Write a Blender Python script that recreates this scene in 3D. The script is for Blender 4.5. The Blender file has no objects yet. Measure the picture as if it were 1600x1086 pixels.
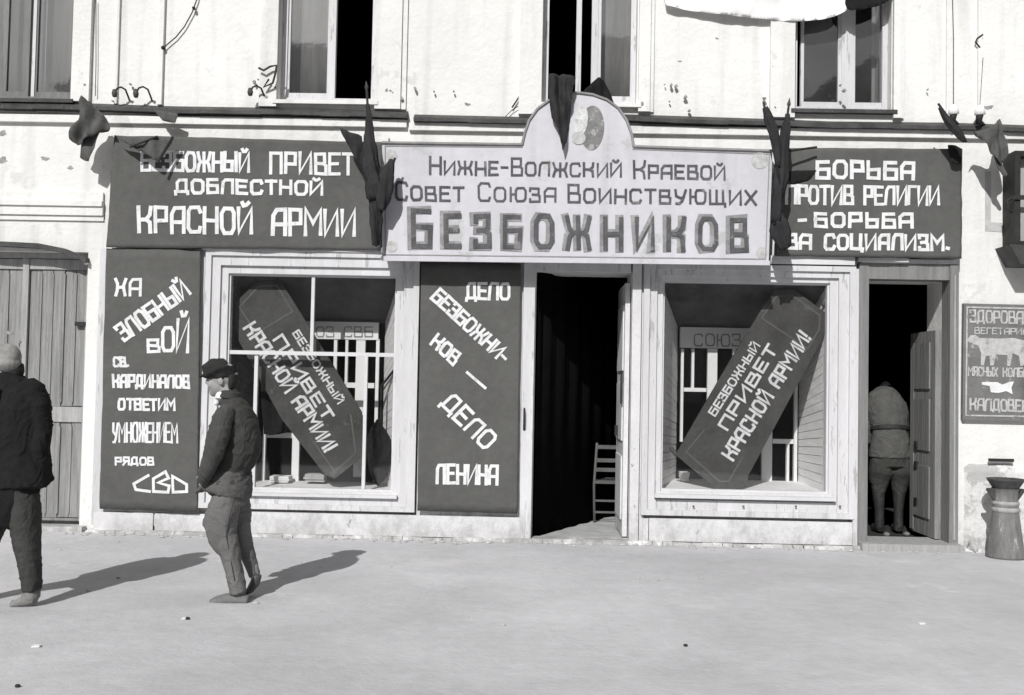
import bpy, bmesh, math, random
from mathutils import Vector, Matrix, noise
random.seed(7)
sc = bpy.context.scene
COL = sc.collection
R = math.radians
# ------------------------------------------------------------------ camera
W0, H0 = 1600.0, 1086.0
F = 1600.0
CH = 1.47
D = 9.7
PITCH, ROLL, YAW = math.atan(57/F), R(1.1), R(1.0)
fw = Vector((-math.sin(YAW)*math.cos(PITCH), math.cos(YAW)*math.cos(PITCH), math.sin(PITCH)))
r0 = Vector((math.cos(YAW), math.sin(YAW), 0))
u0 = r0.cross(fw)
rt = r0*math.cos(ROLL) + u0*math.sin(ROLL)
up = u0*math.cos(ROLL) - r0*math.sin(ROLL)
# the centre column of the picture looks at X=0 on the facade
CAM = Vector((math.tan(YAW)*D, 0, CH))
cd = bpy.data.cameras.new('camera'); cam = bpy.data.objects.new('camera', cd); COL.objects.link(cam)
cd.sensor_width = 36; cd.lens = 36*F/W0; cd.clip_start = .05; cd.clip_end = 400
m = Matrix((rt, up, -fw)).transposed().to_4x4(); m.translation = CAM
cam.matrix_world = m
sc.camera = cam
# ------------------------------------------------------------------ light
SUN_EL, SUN_DX = 37.0, 0.30          # the light travels (SUN_DX, 1) over the ground
az = math.atan2(SUN_DX, 1)
world = bpy.data.worlds.new('World'); sc.world = world; world.use_nodes = True
nt = world.node_tree; bg = nt.nodes['Background']
sky = nt.nodes.new('ShaderNodeTexSky'); sky.sky_type = 'NISHITA'; sky.sun_disc = False
sky.sun_elevation = R(SUN_EL); sky.sun_rotation = R(180)+az
sky.dust_density = 3.0
hs = nt.nodes.new('ShaderNodeHueSaturation'); hs.inputs['Saturation'].default_value = .12   # black and white film
nt.links.new(sky.outputs[0], hs.inputs['Color']); nt.links.new(hs.outputs[0], bg.inputs[0])
bg.inputs[1].default_value = 0.05
sd = bpy.data.lights.new('sun', 'SUN'); sd.energy = 4.2; sd.angle = R(.55); sd.color = (1, .99, .975)
sun = bpy.data.objects.new('sun', sd); COL.objects.link(sun)
sdir = Vector((math.sin(az)*math.cos(R(SUN_EL)), math.cos(az)*math.cos(R(SUN_EL)), -math.sin(R(SUN_EL))))
sun.rotation_euler = sdir.to_track_quat('-Z', 'Y').to_euler(); sun.location = (-6, -14, 14)
vs = sc.view_settings; vs.view_transform = 'Standard'; vs.look = 'None'; vs.gamma = 1; vs.use_curve_mapping = False
vs.exposure = -0.1
sc.cycles.max_bounces = 6; sc.cycles.transparent_max_bounces = 8
sc.cycles.caustics_reflective = False; sc.cycles.caustics_refractive = False

# ------------------------------------------------------------------ places
def ray(px, py):
    return fw + rt*((px-W0/2)/F) + up*((H0/2-py)/F)
def U(px, py, Y=D):
    d = ray(px, py); return CAM + d*((Y-CAM.y)/d.y)
def G(px, py):
    d = ray(px, py); return CAM + d*(-CH/d.z)
def RC(x0, y0, x1, y1, Y=D):           # picture rectangle -> x0, x1, z0, z1 on the plane Y
    a, b, c, d = U(x0, y0, Y), U(x1, y0, Y), U(x1, y1, Y), U(x0, y1, Y)
    return (a.x+d.x)/2, (b.x+c.x)/2, (c.z+d.z)/2, (a.z+b.z)/2
def PX(px, py=600, Y=D): return U(px, py, Y).x
def PZ(py, px=800, Y=D): return U(px, py, Y).z

# ------------------------------------------------------------------ materials
MATS = {}
def mat(name, col, var=.1, scale=3, rough=.85, bump=.2, bscale=40, stretch=(1, 1, 1), spots=None, spec=.2, dirt=0, metal=0, streak=0, patch=None):
    """col grey or rgb; var mottling; spots=(colour, scale, threshold); dirt: splashes up to knee height"""
    if name in MATS: return MATS[name]
    if not isinstance(col, tuple): col = (col*.997, col, col*.995)
    mt = bpy.data.materials.new(name); mt.use_nodes = True; n = mt.node_tree; N = n.nodes; L = n.links
    b = N['Principled BSDF']; b.inputs['Roughness'].default_value = rough; b.inputs['Specular IOR Level'].default_value = spec
    b.inputs['Metallic'].default_value = metal
    tc = N.new('ShaderNodeTexCoord'); mp = N.new('ShaderNodeMapping'); mp.inputs['Scale'].default_value = stretch
    L.new(tc.outputs['Object'], mp.inputs[0])
    def nz(s, det=6, rg=.6):
        t = N.new('ShaderNodeTexNoise'); t.inputs['Scale'].default_value = s; t.inputs['Detail'].default_value = det; t.inputs['Roughness'].default_value = rg
        L.new(mp.outputs[0], t.inputs['Vector']); return t
    def ramp(src, a, bb, c0, c1):
        r = N.new('ShaderNodeMapRange'); r.inputs[1].default_value = a; r.inputs[2].default_value = bb; r.inputs[3].default_value = c0; r.inputs[4].default_value = c1
        L.new(src, r.inputs[0]); return r.outputs[0]
    def mul(cs, fs):
        x = N.new('ShaderNodeVectorMath'); x.operation = 'SCALE'; L.new(cs, x.inputs[0]); L.new(fs, x.inputs['Scale']); return x.outputs[0]
    rgb = N.new('ShaderNodeRGB'); rgb.outputs[0].default_value = (*col, 1); c = rgb.outputs[0]
    c = mul(c, ramp(nz(scale).outputs[0], .3, .7, 1-var, 1+var))
    c = mul(c, ramp(nz(scale*9, 3).outputs[0], .3, .7, 1-var*.5, 1+var*.5))
    def mix(c, fac, c2):
        x = N.new('ShaderNodeMix'); x.data_type = 'RGBA'; L.new(fac, x.inputs[0]); L.new(c, x.inputs[6]); x.inputs[7].default_value = (c2, c2, c2*.99, 1); return x.outputs[2]
    if streak:
        m3_ = N.new('ShaderNodeMapping'); m3_.inputs['Scale'].default_value = (3.2, 3.2, .22); L.new(tc.outputs['Object'], m3_.inputs[0])
        t3 = N.new('ShaderNodeTexNoise'); t3.inputs['Scale'].default_value = 2; t3.inputs['Detail'].default_value = 7; L.new(m3_.outputs[0], t3.inputs['Vector'])
        c = mul(c, ramp(t3.outputs[0], .52, .72, 1, 1-streak))
    if patch:
        c = mul(c, ramp(nz(patch[0], 4, .55).outputs[0], .38, .62, 1-patch[1], 1+patch[1]*.5))
    if spots:
        c = mix(c, ramp(nz(spots[1], 8, .7).outputs[0], spots[2], spots[2]+.04, 0, .75), spots[0])
    if dirt:
        sp = N.new('ShaderNodeSeparateXYZ'); g = N.new('ShaderNodeNewGeometry'); L.new(g.outputs['Position'], sp.inputs[0])
        h = ramp(sp.outputs[2], 0, .55, .24, 0)
        t = nz(4, 9, .75)
        ad = N.new('ShaderNodeMath'); ad.operation = 'ADD'; L.new(h, ad.inputs[0]); L.new(t.outputs[0], ad.inputs[1])
        c = mix(c, ramp(ad.outputs[0], .62, .82, 0, dirt), .3)
    L.new(c, b.inputs['Base Color'])
    if bump:
        bp = N.new('ShaderNodeBump'); bp.inputs['Strength'].default_value = bump; bp.inputs['Distance'].default_value = .012
        t = nz(bscale, 5); t2 = nz(bscale*.12, 4)
        ad = N.new('ShaderNodeMath'); ad.operation = 'MULTIPLY_ADD'; L.new(t2.outputs[0], ad.inputs[0]); ad.inputs[1].default_value = 2.5; L.new(t.outputs[0], ad.inputs[2])
        L.new(ad.outputs[0], bp.inputs['Height']); L.new(bp.outputs[0], b.inputs['Normal'])
    MATS[name] = mt; return mt
def glass(name, tint=.85, ior=1.5, haze=.0, gain=1.0):
    mt = bpy.data.materials.new(name); mt.use_nodes = True; n = mt.node_tree; N = n.nodes; L = n.links
    N.remove(N['Principled BSDF']); o = N['Material Output']
    t = N.new('ShaderNodeBsdfTransparent'); t.inputs[0].default_value = (tint, tint, tint, 1)
    g = N.new('ShaderNodeBsdfGlossy'); g.inputs['Roughness'].default_value = .03; g.inputs['Color'].default_value = (.95, .95, .95, 1)
    df = N.new('ShaderNodeBsdfDiffuse'); df.inputs[0].default_value = (.5, .5, .5, 1)
    tc = N.new('ShaderNodeTexCoord'); nz = N.new('ShaderNodeTexNoise'); nz.inputs['Scale'].default_value = 2.2; nz.inputs['Detail'].default_value = 6
    L.new(tc.outputs['Object'], nz.inputs['Vector'])
    bp = N.new('ShaderNodeBump'); bp.inputs['Strength'].default_value = .05; bp.inputs['Distance'].default_value = .02
    L.new(nz.outputs[0], bp.inputs['Height']); L.new(bp.outputs[0], g.inputs['Normal'])
    # Schlick reflectance, the same from both faces of the sheet
    ge = N.new('ShaderNodeNewGeometry'); dt = N.new('ShaderNodeVectorMath'); dt.operation = 'DOT_PRODUCT'; L.new(ge.outputs['Normal'], dt.inputs[0]); L.new(ge.outputs['Incoming'], dt.inputs[1])
    def mth(op, a, b=None):
        x = N.new('ShaderNodeMath'); x.operation = op
        for k, v in enumerate((a, b)):
            if v is None: continue
            if isinstance(v, (int, float)): x.inputs[k].default_value = v
            else: L.new(v, x.inputs[k])
        return x
    f0 = ((ior-1)/(ior+1))**2*gain
    ml = mth('ADD', mth('MULTIPLY', mth('POWER', mth('SUBTRACT', 1.0, mth('ABSOLUTE', dt.outputs['Value']).outputs[0]).outputs[0], 5.0).outputs[0], 1-f0).outputs[0], f0)
    mr = N.new('ShaderNodeMapRange'); mr.inputs[1].default_value = .3; mr.inputs[2].default_value = .75; mr.inputs[3].default_value = haze*.3; mr.inputs[4].default_value = haze
    L.new(nz.outputs[0], mr.inputs[0])
    m1 = N.new('ShaderNodeMixShader'); L.new(mr.outputs[0], m1.inputs[0]); L.new(t.outputs[0], m1.inputs[1]); L.new(df.outputs[0], m1.inputs[2])
    m2 = N.new('ShaderNodeMixShader'); L.new(ml.outputs[0], m2.inputs[0]); L.new(m1.outputs[0], m2.inputs[1]); L.new(g.outputs[0], m2.inputs[2])
    L.new(m2.outputs[0], o.inputs[0]); MATS[name] = mt; return mt

PLASTER = mat('plaster', (.765, .76, .742), .05, 1.1, .92, .5, 24, spots=(.6, 2.2, .6), dirt=.55, streak=.16, patch=(.6, .05))
PLASTER_LOW = mat('worn_plaster', (.68, .675, .67), .16, 2.5, .95, .9, 18, spots=(.38, 3.2, .5), dirt=.9, patch=(3, .12))
WHITE = mat('white_paint', (.63, .627, .64), .07, 2, .75, .2, 60, (1, 1, 1), spots=(.42, 6, .66), dirt=.6)
WHITEV = mat('white_paint_vertical', (.62, .617, .63), .08, 3, .75, .25, 50, (3, 3, .4), spots=(.34, 6, .575), dirt=.7, patch=(1.4, .06))
OLDWHITE = mat('battered_white_paint', (.64, .637, .645), .08, 3, .75, .35, 40, (1.4, 1.4, 1), spots=(.2, 5, .63), dirt=.6)
BANNER = mat('banner_cloth', (.108, .108, .104), .14, 1.6, .95, .3, 120)
BANNERD = mat('diagonal_board', (.075, .075, .072), .3, 3, .8, .2, 50, spots=(.14, 5, .6))
RIM = mat('board_rim', .13, .15, 5, .8, .2)
LET = mat('white_lettering', (.72, .72, .73), .16, 9, .9, .0, spots=(.5, 7, .6))
SIGNB = mat('sign_board', (.57, .562, .6), .07, 1.6, .6, .12, 50, spots=(.44, 2.4, .58), streak=.1)
SIGNL = mat('sign_lettering', (.1, .1, .105), .35, 7, .8, 0, spots=(.25, 5, .58))
SIGNS = mat('sign_letter_shade', (.34, .34, .35), .2, 9, .8, 0)
SIGNM = mat('sign_letter_body', (.27, .27, .275), .3, 7, .8, 0, spots=(.38, 7, .55))
SIGNE = mat('sign_edge', .28, .2, 5, .8, .2)
DOORG = mat('bare_grey_wood', (.21, .21, .208), .2, 4, .85, .4, 30, (5, 5, .35), spots=(.16, 4, .66))
GATE = mat('gate_wood', (.27, .27, .268), .28, 4, .9, .5, 26, (9, 9, .45), spots=(.12, 3, .62))
LEAFM = mat('door_leaf_wood', (.24, .24, .236), .22, 4, .85, .4, 30, (5, 5, .4), spots=(.12, 4, .62))
GATEDK = mat('dark_chair_wood', .12, .25, 6, .7, .3, 30)
GATEL = mat('gate_wood_light', (.36, .36, .355), .18, 4, .9, .4, 26, (5, 5, .5))
METAL = mat('dark_sheet_metal', .065, .4, 6, .6, .3, 20, spots=(.2, 11, .66))
IRON = mat('iron', .03, .3, 10, .6, .2, 50)
FLAG = mat('flag_cloth', (.034, .034, .036), .3, 6, .95, .3, 90)
FLAGL = mat('faded_flag_cloth', (.1, .1, .098), .3, 6, .95, .3, 90)
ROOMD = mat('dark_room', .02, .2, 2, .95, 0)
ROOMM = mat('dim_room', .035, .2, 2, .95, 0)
BLACKC = mat('flat_black', .008, .2, 4, 1, .2, 30, spec=0)  # darkness of the doorway put into a colour; hair uses it too
LACE = mat('window_curtain', (.42, .42, .416), .2, 3, .95, .1, 30, (6, 6, .5))
LACEM = mat('grey_curtain', (.26, .26, .26), .2, 3, .95, .1, 30, (6, 6, .5))
FLOORM = mat('sun_patch_floor', .42, .15, 5, .95, .3)  # pale colour stands for sunlight on the doorway floor
GROUND = mat('dusty_pavement', (.535, .531, .547), .1, 1.2, .95, .35, 30, spots=(.6, .8, .6), patch=(.22, .12))
SKIN = mat('skin', (.33, .325, .32), .1, 12, .6, .1, 80)
HAIRD = mat('dark_hair', .03, .3, 30, .8, .3, 60)
HAIRL = mat('pale_hair', (.26, .26, .25), .3, 14, .9, .3, 60)
JACK = mat('work_jacket', (.055, .055, .053), .2, 8, .95, .4, 90)
TROU = mat('grey_trousers', (.155, .152, .15), .18, 8, .95, .4, 90)
COAT = mat('dark_coat', (.016, .016, .017), .25, 7, .95, .4, 90)
TROD = mat('dark_trousers', (.055, .055, .052), .2, 8, .95, .4, 90)
TUNIC = mat('army_tunic', (.088, .088, .084), .22, 8, .95, .4, 90)
BREECH = mat('army_breeches', (.048, .048, .045), .2, 8, .95, .4, 90)
BOOT = mat('boot_leather', .08, .3, 14, .5, .3, 60, spec=.4)
BOOTL = mat('dusty_boot', (.2, .2, .195), .25, 14, .8, .3, 60)
CAPM = mat('cap_cloth', .03, .2, 12, .9, .3, 90)
SHIRT = mat('white_shirt', .75, .05, 12, .9, .2)
ZINC = mat('weathered_zinc', (.17, .17, .167), .3, 5, .6, .3, 20, (4, 4, 1), spots=(.45, 5, .62), spec=.4)
SHEET = mat('bleached_sheet', .85, .03, 3, .9, .2)
PORC = mat('porcelain', .85, .05, 9, .3, 0, spec=.5)
TRADE = mat('painted_tin', (.17, .17, .168), .2, 5, .6, .15, spots=(.4, 6, .58), streak=.3)
TRADEL = mat('painted_tin_letters', (.46, .46, .46), .2, 15, .7, 0, spots=(.22, 10, .56))
OPP = mat('opposite_wall', .3, .2, .5, .9, .2)
CASEW = mat('case_boards', (.75, .745, .74), .1, 4, .85, .3, 30, (1, 1, 4))
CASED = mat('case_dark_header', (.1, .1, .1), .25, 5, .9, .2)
STONE = mat('rubble', (.45, .44, .44), .25, 6, .95, .6)
GLS = glass('window_glass', .97, 1.45, .006, 1.5)
GLU = glass('upper_window_glass', .84, 1.7, .08, 2.0)

# ------------------------------------------------------------------ mesh builders
ORG = {}
class MB:
    def __init__(s): s.v = []; s.f = []
    def add(s, vs_, fs_):
        k = len(s.v); s.v += [tuple(v) for v in vs_]; s.f += [tuple(i+k for i in f) for f in fs_]; return s
    def box(s, x0, x1, y0, y1, z0, z1):
        if x0 > x1: x0, x1 = x1, x0
        if y0 > y1: y0, y1 = y1, y0
        if z0 > z1: z0, z1 = z1, z0
        return s.add([(x0, y0, z0), (x1, y0, z0), (x1, y1, z0), (x0, y1, z0), (x0, y0, z1), (x1, y0, z1), (x1, y1, z1), (x0, y1, z1)],
                     [(0, 3, 2, 1), (4, 5, 6, 7), (0, 1, 5, 4), (1, 2, 6, 5), (2, 3, 7, 6), (3, 0, 4, 7)])
    def prism(s, pts, y0, y1):            # pts (x,z) outline, counter-clockwise seen from the street
        n = len(pts)
        a = sum(pts[i][0]*pts[(i+1) % n][1]-pts[(i+1) % n][0]*pts[i][1] for i in range(n))
        if a < 0: pts = pts[::-1]
        return s.add([(x, y0, z) for x, z in pts]+[(x, y1, z) for x, z in pts],
                     [tuple(range(n)), tuple(range(2*n-1, n-1, -1))]+[(i, i+n, (i+1) % n+n, (i+1) % n) for i in range(n)])
    def prism_z(s, pts, z0, z1):
        n = len(pts)
        return s.add([(x, y, z0) for x, y in pts]+[(x, y, z1) for x, y in pts],
                     [tuple(range(n-1, -1, -1)), tuple(range(n, 2*n))]+[(i, (i+1) % n, (i+1) % n+n, i+n) for i in range(n)])
    def ring(s, x0, x1, z0, z1, t, y0, y1):   # t = left, right, bottom, top widths
        l, r, b, u = t
        s.box(x0, x0+l, y0, y1, z0, z1); s.box(x1-r, x1, y0, y1, z0, z1)
        if u: s.box(x0+l, x1-r, y0+.0008, y1, z1-u, z1)
        if b: s.box(x0+l, x1-r, y0+.0008, y1, z0, z0+b)
        return s
    def loft(s, path, seg=14, cap=True, lat=None):
        """path: list of (Vector centre, radius a, radius b); b lies along lat"""
        n = len(path); rings = []
        lat = Vector(lat) if lat else Vector((0, 1, 0))
        for i, (c, a, b) in enumerate(path):
            t = (path[min(i+1, n-1)][0]-path[max(i-1, 0)][0]).normalized()
            la = (lat-t*lat.dot(t))
            la = la.normalized() if la.length > 1e-3 else Vector((0, 0, 1)).cross(t).normalized()
            ip = la.cross(t).normalized()
            rings.append([c+ip*(a*math.cos(2*math.pi*k/seg))+la*(b*math.sin(2*math.pi*k/seg)) for k in range(seg)])
        k = len(s.v)
        for r in rings: s.v += [tuple(p) for p in r]
        for i in range(n-1):
            for j in range(seg):
                s.f.append((k+i*seg+j, k+i*seg+(j+1) % seg, k+(i+1)*seg+(j+1) % seg, k+(i+1)*seg+j))
        if cap:
            for (i, sg) in ((0, -1), (n-1, 1)):
                c, a, b = path[i]; t = (path[min(i+1, n-1)][0]-path[max(i-1, 0)][0]).normalized()
                q = len(s.v); s.v.append(tuple(c+t*sg*min(a, b)*.45))
                for j in range(seg):
                    f = (k+i*seg+j, k+i*seg+(j+1) % seg, q); s.f.append(f[::-1] if sg < 0 else f)
        return s
    def tube(s, pts, r, seg=8):
        pts = [Vector(p) for p in pts]
        rr = r if isinstance(r, (list, tuple)) else [r]*len(pts)
        d = (pts[-1]-pts[0]).normalized(); la = (0, 1, 0) if abs(d.y) < .8 else (1, 0, 0)
        return s.loft([(p, q, q) for p, q in zip(pts, rr)], seg, True, la)
    def sphere(s, c, rx, ry, rz, seg=16, rg=10, rot=None):
        k = len(s.v); c = Vector(c)
        for i in range(rg+1):
            th = math.pi*i/rg
            for j in range(seg):
                p = Vector((rx*math.sin(th)*math.cos(2*math.pi*j/seg), ry*math.sin(th)*math.sin(2*math.pi*j/seg), rz*math.cos(th)))
                if rot: p = rot @ p
                s.v.append(tuple(c+p))
        for i in range(rg):
            for j in range(seg):
                s.f.append((k+i*seg+j, k+(i+1)*seg+j, k+(i+1)*seg+(j+1) % seg, k+i*seg+(j+1) % seg))
        return s
    def build(s, name, m_, parent=None, label=None, smooth=False):
        org = ORG.get(parent.name, Vector()) if parent else Vector()
        me = bpy.data.meshes.new(name); me.from_pydata([(v[0]-org.x, v[1]-org.y, v[2]-org.z) for v in s.v], [], s.f)
        me.materials.append(m_); me.validate()
        if smooth: me.polygons.foreach_set('use_smooth', [True]*len(me.polygons))
        o = bpy.data.objects.new(name, me); COL.objects.link(o)
        if parent: o.parent = parent; ORG[o.name] = org
        if label: o['label'] = label
        return o
def tag(o, label=None, cat=None, group=None, kind=None):
    if label: o['label'] = label
    if cat: o['category'] = cat
    if group: o['group'] = group
    if kind: o['kind'] = kind
    return o
def thing(name, label, cat, loc, group=None):
    o = bpy.data.objects.new(name, None); COL.objects.link(o); o.location = loc; o.empty_display_size = .2
    ORG[o.name] = Vector(loc); return tag(o, label, cat, group)
def solo(mb, name, m_, label, cat, group=None, smooth=False):
    """a thing that is one mesh, its origin at the middle of its base"""
    xs = [v[0] for v in mb.v]; ys = [v[1] for v in mb.v]; zs = [v[2] for v in mb.v]
    c = Vector(((min(xs)+max(xs))/2, (min(ys)+max(ys))/2, min(zs)))
    mb.v = [(v[0]-c.x, v[1]-c.y, v[2]-c.z) for v in mb.v]
    o = mb.build(name, m_, None, None, smooth); o.location = c; ORG[o.name] = c
    return tag(o, label, cat, group)
def remeshed(mb, name, m_, parent=None, voxel=.01, smooth_n=4, folds=0, fscale=9, fold_dir=(1, 1, .5)):
    """closed overlapping lofts -> one continuous surface, with cloth folds"""
    me = bpy.data.meshes.new('tmp'); me.from_pydata(mb.v, [], mb.f)
    bm = bmesh.new(); bm.from_mesh(me); bmesh.ops.remove_doubles(bm, verts=bm.verts, dist=1e-5); bmesh.ops.recalc_face_normals(bm, faces=bm.faces); bm.to_mesh(me); bm.free()
    t = bpy.data.objects.new('tmp', me); COL.objects.link(t)
    rm = t.modifiers.new('r', 'REMESH'); rm.mode = 'VOXEL'; rm.voxel_size = voxel
    if smooth_n: sm = t.modifiers.new('s', 'SMOOTH'); sm.factor = .6; sm.iterations = smooth_n
    dg = bpy.context.evaluated_depsgraph_get(); me2 = bpy.data.meshes.new_from_object(t.evaluated_get(dg))
    COL.objects.unlink(t); bpy.data.objects.remove(t)
    if folds:
        fd = Vector(fold_dir)
        for v in me2.vertices:
            p = v.co; q = Vector((p.x*fd.x, p.y*fd.y, p.z*fd.z))*fscale
            n = noise.noise(q)+.5*noise.noise(q*2.1+Vector((5, 3, 1)))
            w = Vector((noise.noise(p*3.1), noise.noise(p*3.1+Vector((9, 0, 0))), noise.noise(p*3.1+Vector((0, 9, 0)))))*.35
            g = p+w
            rdg = 1-abs(noise.noise(Vector((g.x*7+g.z*5, g.y*7-g.z*4, g.z*11-g.x*6))))*2.4      # sharp creases running round the limbs
            v.co = p+v.normal*((abs(n)**.8-.3)*folds*.5+max(0, rdg)**4*folds*.38)
    b = MB(); b.v = [tuple(v.co) for v in me2.vertices]; b.f = [tuple(p.vertices) for p in me2.polygons]
    if parent: return b.build(name, m_, parent, None, True)
    return b

# ------------------------------------------------------------------ lettering (painted strokes)
GL = {
 'А': (.8, [[(0, 0), (0, .75), (.22, 1), (.8, 1), (.8, 0)], [(0, .42), (.8, .42)]]),
 'Б': (.75, [[(.72, 1), (0, 1), (0, 0), (.75, 0), (.75, .55), (0, .55)]]),
 'В': (.75, [[(0, 0), (0, 1), (.66, 1), (.66, .58), (.55, .52), (.75, .42), (.75, 0), (0, 0)], [(0, .52), (.55, .52)]]),
 'Г': (.65, [[(0, 0), (0, 1), (.65, 1)]]),
 'Д': (.9, [[(0, -.1), (0, .08), (.9, .08), (.9, -.1)], [(.12, .08), (.12, .8), (.3, 1), (.78, 1), (.78, .08)]]),
 'Е': (.68, [[(.68, 1), (0, 1), (0, 0), (.68, 0)], [(0, .52), (.58, .52)]]),
 'Ж': (1.1, [[(.55, 0), (.55, 1)], [(0, 1), (.12, .62), (.28, .5), (.82, .5), (.98, .62), (1.1, 1)], [(0, 0), (.12, .38), (.28, .5)], [(1.1, 0), (.98, .38), (.82, .5)]]),
 'З': (.7, [[(0, .82), (0, 1), (.64, 1), (.64, .6), (.5, .52), (.7, .42), (.7, 0), (0, 0), (0, .18)], [(.18, .52), (.5, .52)]]),
 'И': (.8, [[(0, 1), (0, 0), (.8, 1), (.8, 0)]]),
 'Й': (.8, [[(0, 1), (0, 0), (.8, 1), (.8, 0)], [(.2, 1.24), (.32, 1.12), (.48, 1.12), (.6, 1.24)]]),
 'К': (.78, [[(0, 0), (0, 1)], [(0, .5), (.45, .5), (.72, .7), (.78, 1)], [(.45, .5), (.7, .38), (.74, 0)]]),
 'Л': (.8, [[(0, 0), (.08, .8), (.25, 1), (.8, 1), (.8, 0)]]),
 'М': (.95, [[(0, 0), (0, 1), (.47, .45), (.95, 1), (.95, 0)]]),
 'Н': (.78, [[(0, 0), (0, 1)], [(.78, 0), (.78, 1)], [(0, .5), (.78, .5)]]),
 'H': (.8, [[(0, 0), (.14, .3), (.14, .7), (0, 1)], [(.8, 1), (.62, .62), (.62, .38), (.72, 0)], [(.14, .5), (.62, .5)]]),
 'О': (.78, [[(0, .2), (0, .8), (.16, 1), (.62, 1), (.78, .8), (.78, .2), (.62, 0), (.16, 0), (0, .2)]]),
 'П': (.78, [[(0, 0), (0, 1), (.78, 1), (.78, 0)]]),
 'Р': (.72, [[(0, 0), (0, 1), (.72, 1), (.72, .45), (0, .45)]]),
 'С': (.74, [[(.74, .82), (.66, 1), (.14, 1), (0, .84), (0, .16), (.14, 0), (.66, 0), (.74, .18)]]),
 'Т': (.74, [[(0, 1), (.74, 1)], [(.37, 1), (.37, 0)]]),
 'У': (.76, [[(0, 1), (.05, .55), (.38, .42), (.6, .5)], [(.76, 1), (.5, .2), (.3, 0), (.08, 0)]]),
 'Х': (.76, [[(0, 0), (.76, 1)], [(0, 1), (.76, 0)]]),
 'Ц': (.9, [[(0, 1), (0, 0), (.9, 0), (.9, -.16)], [(.76, 1), (.76, 0)]]),
 'Щ': (1.14, [[(0, 1), (0, 0), (1.1, 0), (1.1, -.2)], [(.48, 1), (.48, 0)], [(.96, 1), (.96, 0)]]),
 'Ы': (1.05, [[(0, 1), (0, 0), (.66, 0), (.66, .52), (0, .52)], [(1.02, 0), (1.02, 1)]]),
 'Ь': (.7, [[(0, 1), (0, 0), (.7, 0), (.7, .52), (0, .52)]]),
 'Ю': (1.1, [[(0, 0), (0, 1)], [(0, .5), (.38, .5)], [(.38, .2), (.38, .8), (.5, 1), (.98, 1), (1.1, .8), (1.1, .2), (.98, 0), (.5, 0), (.38, .2)]]),
 'Я': (.78, [[(.78, 0), (.78, 1), (.06, 1), (.06, .5), (.78, .5)], [(.4, .5), (0, 0)]]),
 '.': (.12, [[(0, .06), (.12, .06)]]), '!': (.15, [[(.12, 1.05), (.06, .34)], [(.03, .12), (.03, 0)]]),
 '-': (.45, [[(0, .45), (.45, .45)]]), ' ': (.45, []), '=': (1.1, [[(0, .45), (1.1, .45)]]),
}
def stroke(mb, pts, th, surf, k, nz=None):
    """pts (x,z) polyline on the facade -> flat painted ribbon following surf(x,z)"""
    P = [Vector(p) for p in pts]; closed = (P[0]-P[-1]).length < 1e-6 and len(P) > 3
    if closed: P = P[:-1]
    n = len(P); L_, R_ = [], []
    for i in range(n):
        a = P[i-1] if (i > 0 or closed) else None; b = P[(i+1) % n] if (i < n-1 or closed) else None
        d1 = (P[i]-a).normalized() if a is not None else None; d2 = (b-P[i]).normalized() if b is not None else None
        if d1 is None: d = d2; c = 1; off = -d*th*.45
        elif d2 is None: d = d1; c = 1; off = d*th*.45
        else:
            d = d1+d2; d = d.normalized() if d.length > .05 else d1; c = max(.55, d.dot(d1)); off = Vector((0, 0))
        nrm = Vector((-d.y, d.x))*(th*.5/c)
        L_.append(P[i]+nrm+off); R_.append(P[i]-nrm+off)
    rng = range(n if closed else n-1)
    for i in rng:
        j = (i+1) % n; seg = max(1, int((P[i]-P[j]).length/.05))
        for q in range(seg):
            t0, t1 = q/seg, (q+1)/seg
            c4 = [R_[i].lerp(R_[j], t0), R_[i].lerp(R_[j], t1), L_[i].lerp(L_[j], t1), L_[i].lerp(L_[j], t0)]
            mb.add([(c.x, surf(c.x, c.y)-.004-k-i*.00005, c.y) for c in c4], [(0, 1, 2, 3)])
def text(txt, A, B, hv, th, m_, parent, surf, Yp, gap=.3, name='letter', cap=None, dx=(0, 0), k0=0, serif=0, thv=None):
    W = 0; items = []
    for i, ch in enumerate(txt):
        lo = ch.islower(); c = ch.upper() if lo else ch
        w, st = GL[c]; s = (cap or .76) if lo else 1
        items.append((W, w*(.9 if lo else 1), w, st, s)); W += w*(.9 if lo else 1) + gap
    W -= gap; kk0 = kk = k0; rnd = random.Random(len(txt)*7+int(A[0]))
    for (x0, wd, w, st, s) in items:
        jx, jy = rnd.uniform(-.02, .02), rnd.uniform(-.02, .02); mb = MB(); kk = kk0+rnd.choice((0, .0012)); wob = th*.1; tw = th*rnd.uniform(.93, 1.07)
        for pl in st:
            clo = pl[0] == pl[-1] and len(pl) > 3
            pts = []
            for (u, v) in pl:
                uu = (x0+u/w*wd+jx if w else x0)/W; vv = v*s+jy
                q = U(A[0]+(B[0]-A[0])*uu+hv[0]*vv+dx[0]+rnd.uniform(-wob, wob), A[1]+(B[1]-A[1])*uu+hv[1]*vv+dx[1]+rnd.uniform(-wob, wob), Yp)
                pts.append((q.x, q.z))
            if clo: pts[-1] = pts[0]
            stroke(mb, pts, tw/165, surf, kk); kk += .0003
            if serif:
                for (u, v), e in ((pl[0], pts[0]), (pl[-1], pts[-1])):
                    if abs(v) < .01 or abs(v-1) < .01:
                        stroke(mb, [(e[0]-serif, e[1]), (e[0]+serif, e[1])], th/165*.35, surf, kk); kk += .0003
        if mb.v: mb.build(name, m_, parent)
def lines_px(pls, th, m_, parent, surf, Yp, name='lettering', k0=0):
    mb = MB(); kk = k0
    for pl in pls:
        stroke(mb, [(U(x, y, Yp).x, U(x, y, Yp).z) for x, y in pl], th/165, surf, kk); kk += .0003
    return mb.build(name, m_, parent)

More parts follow.
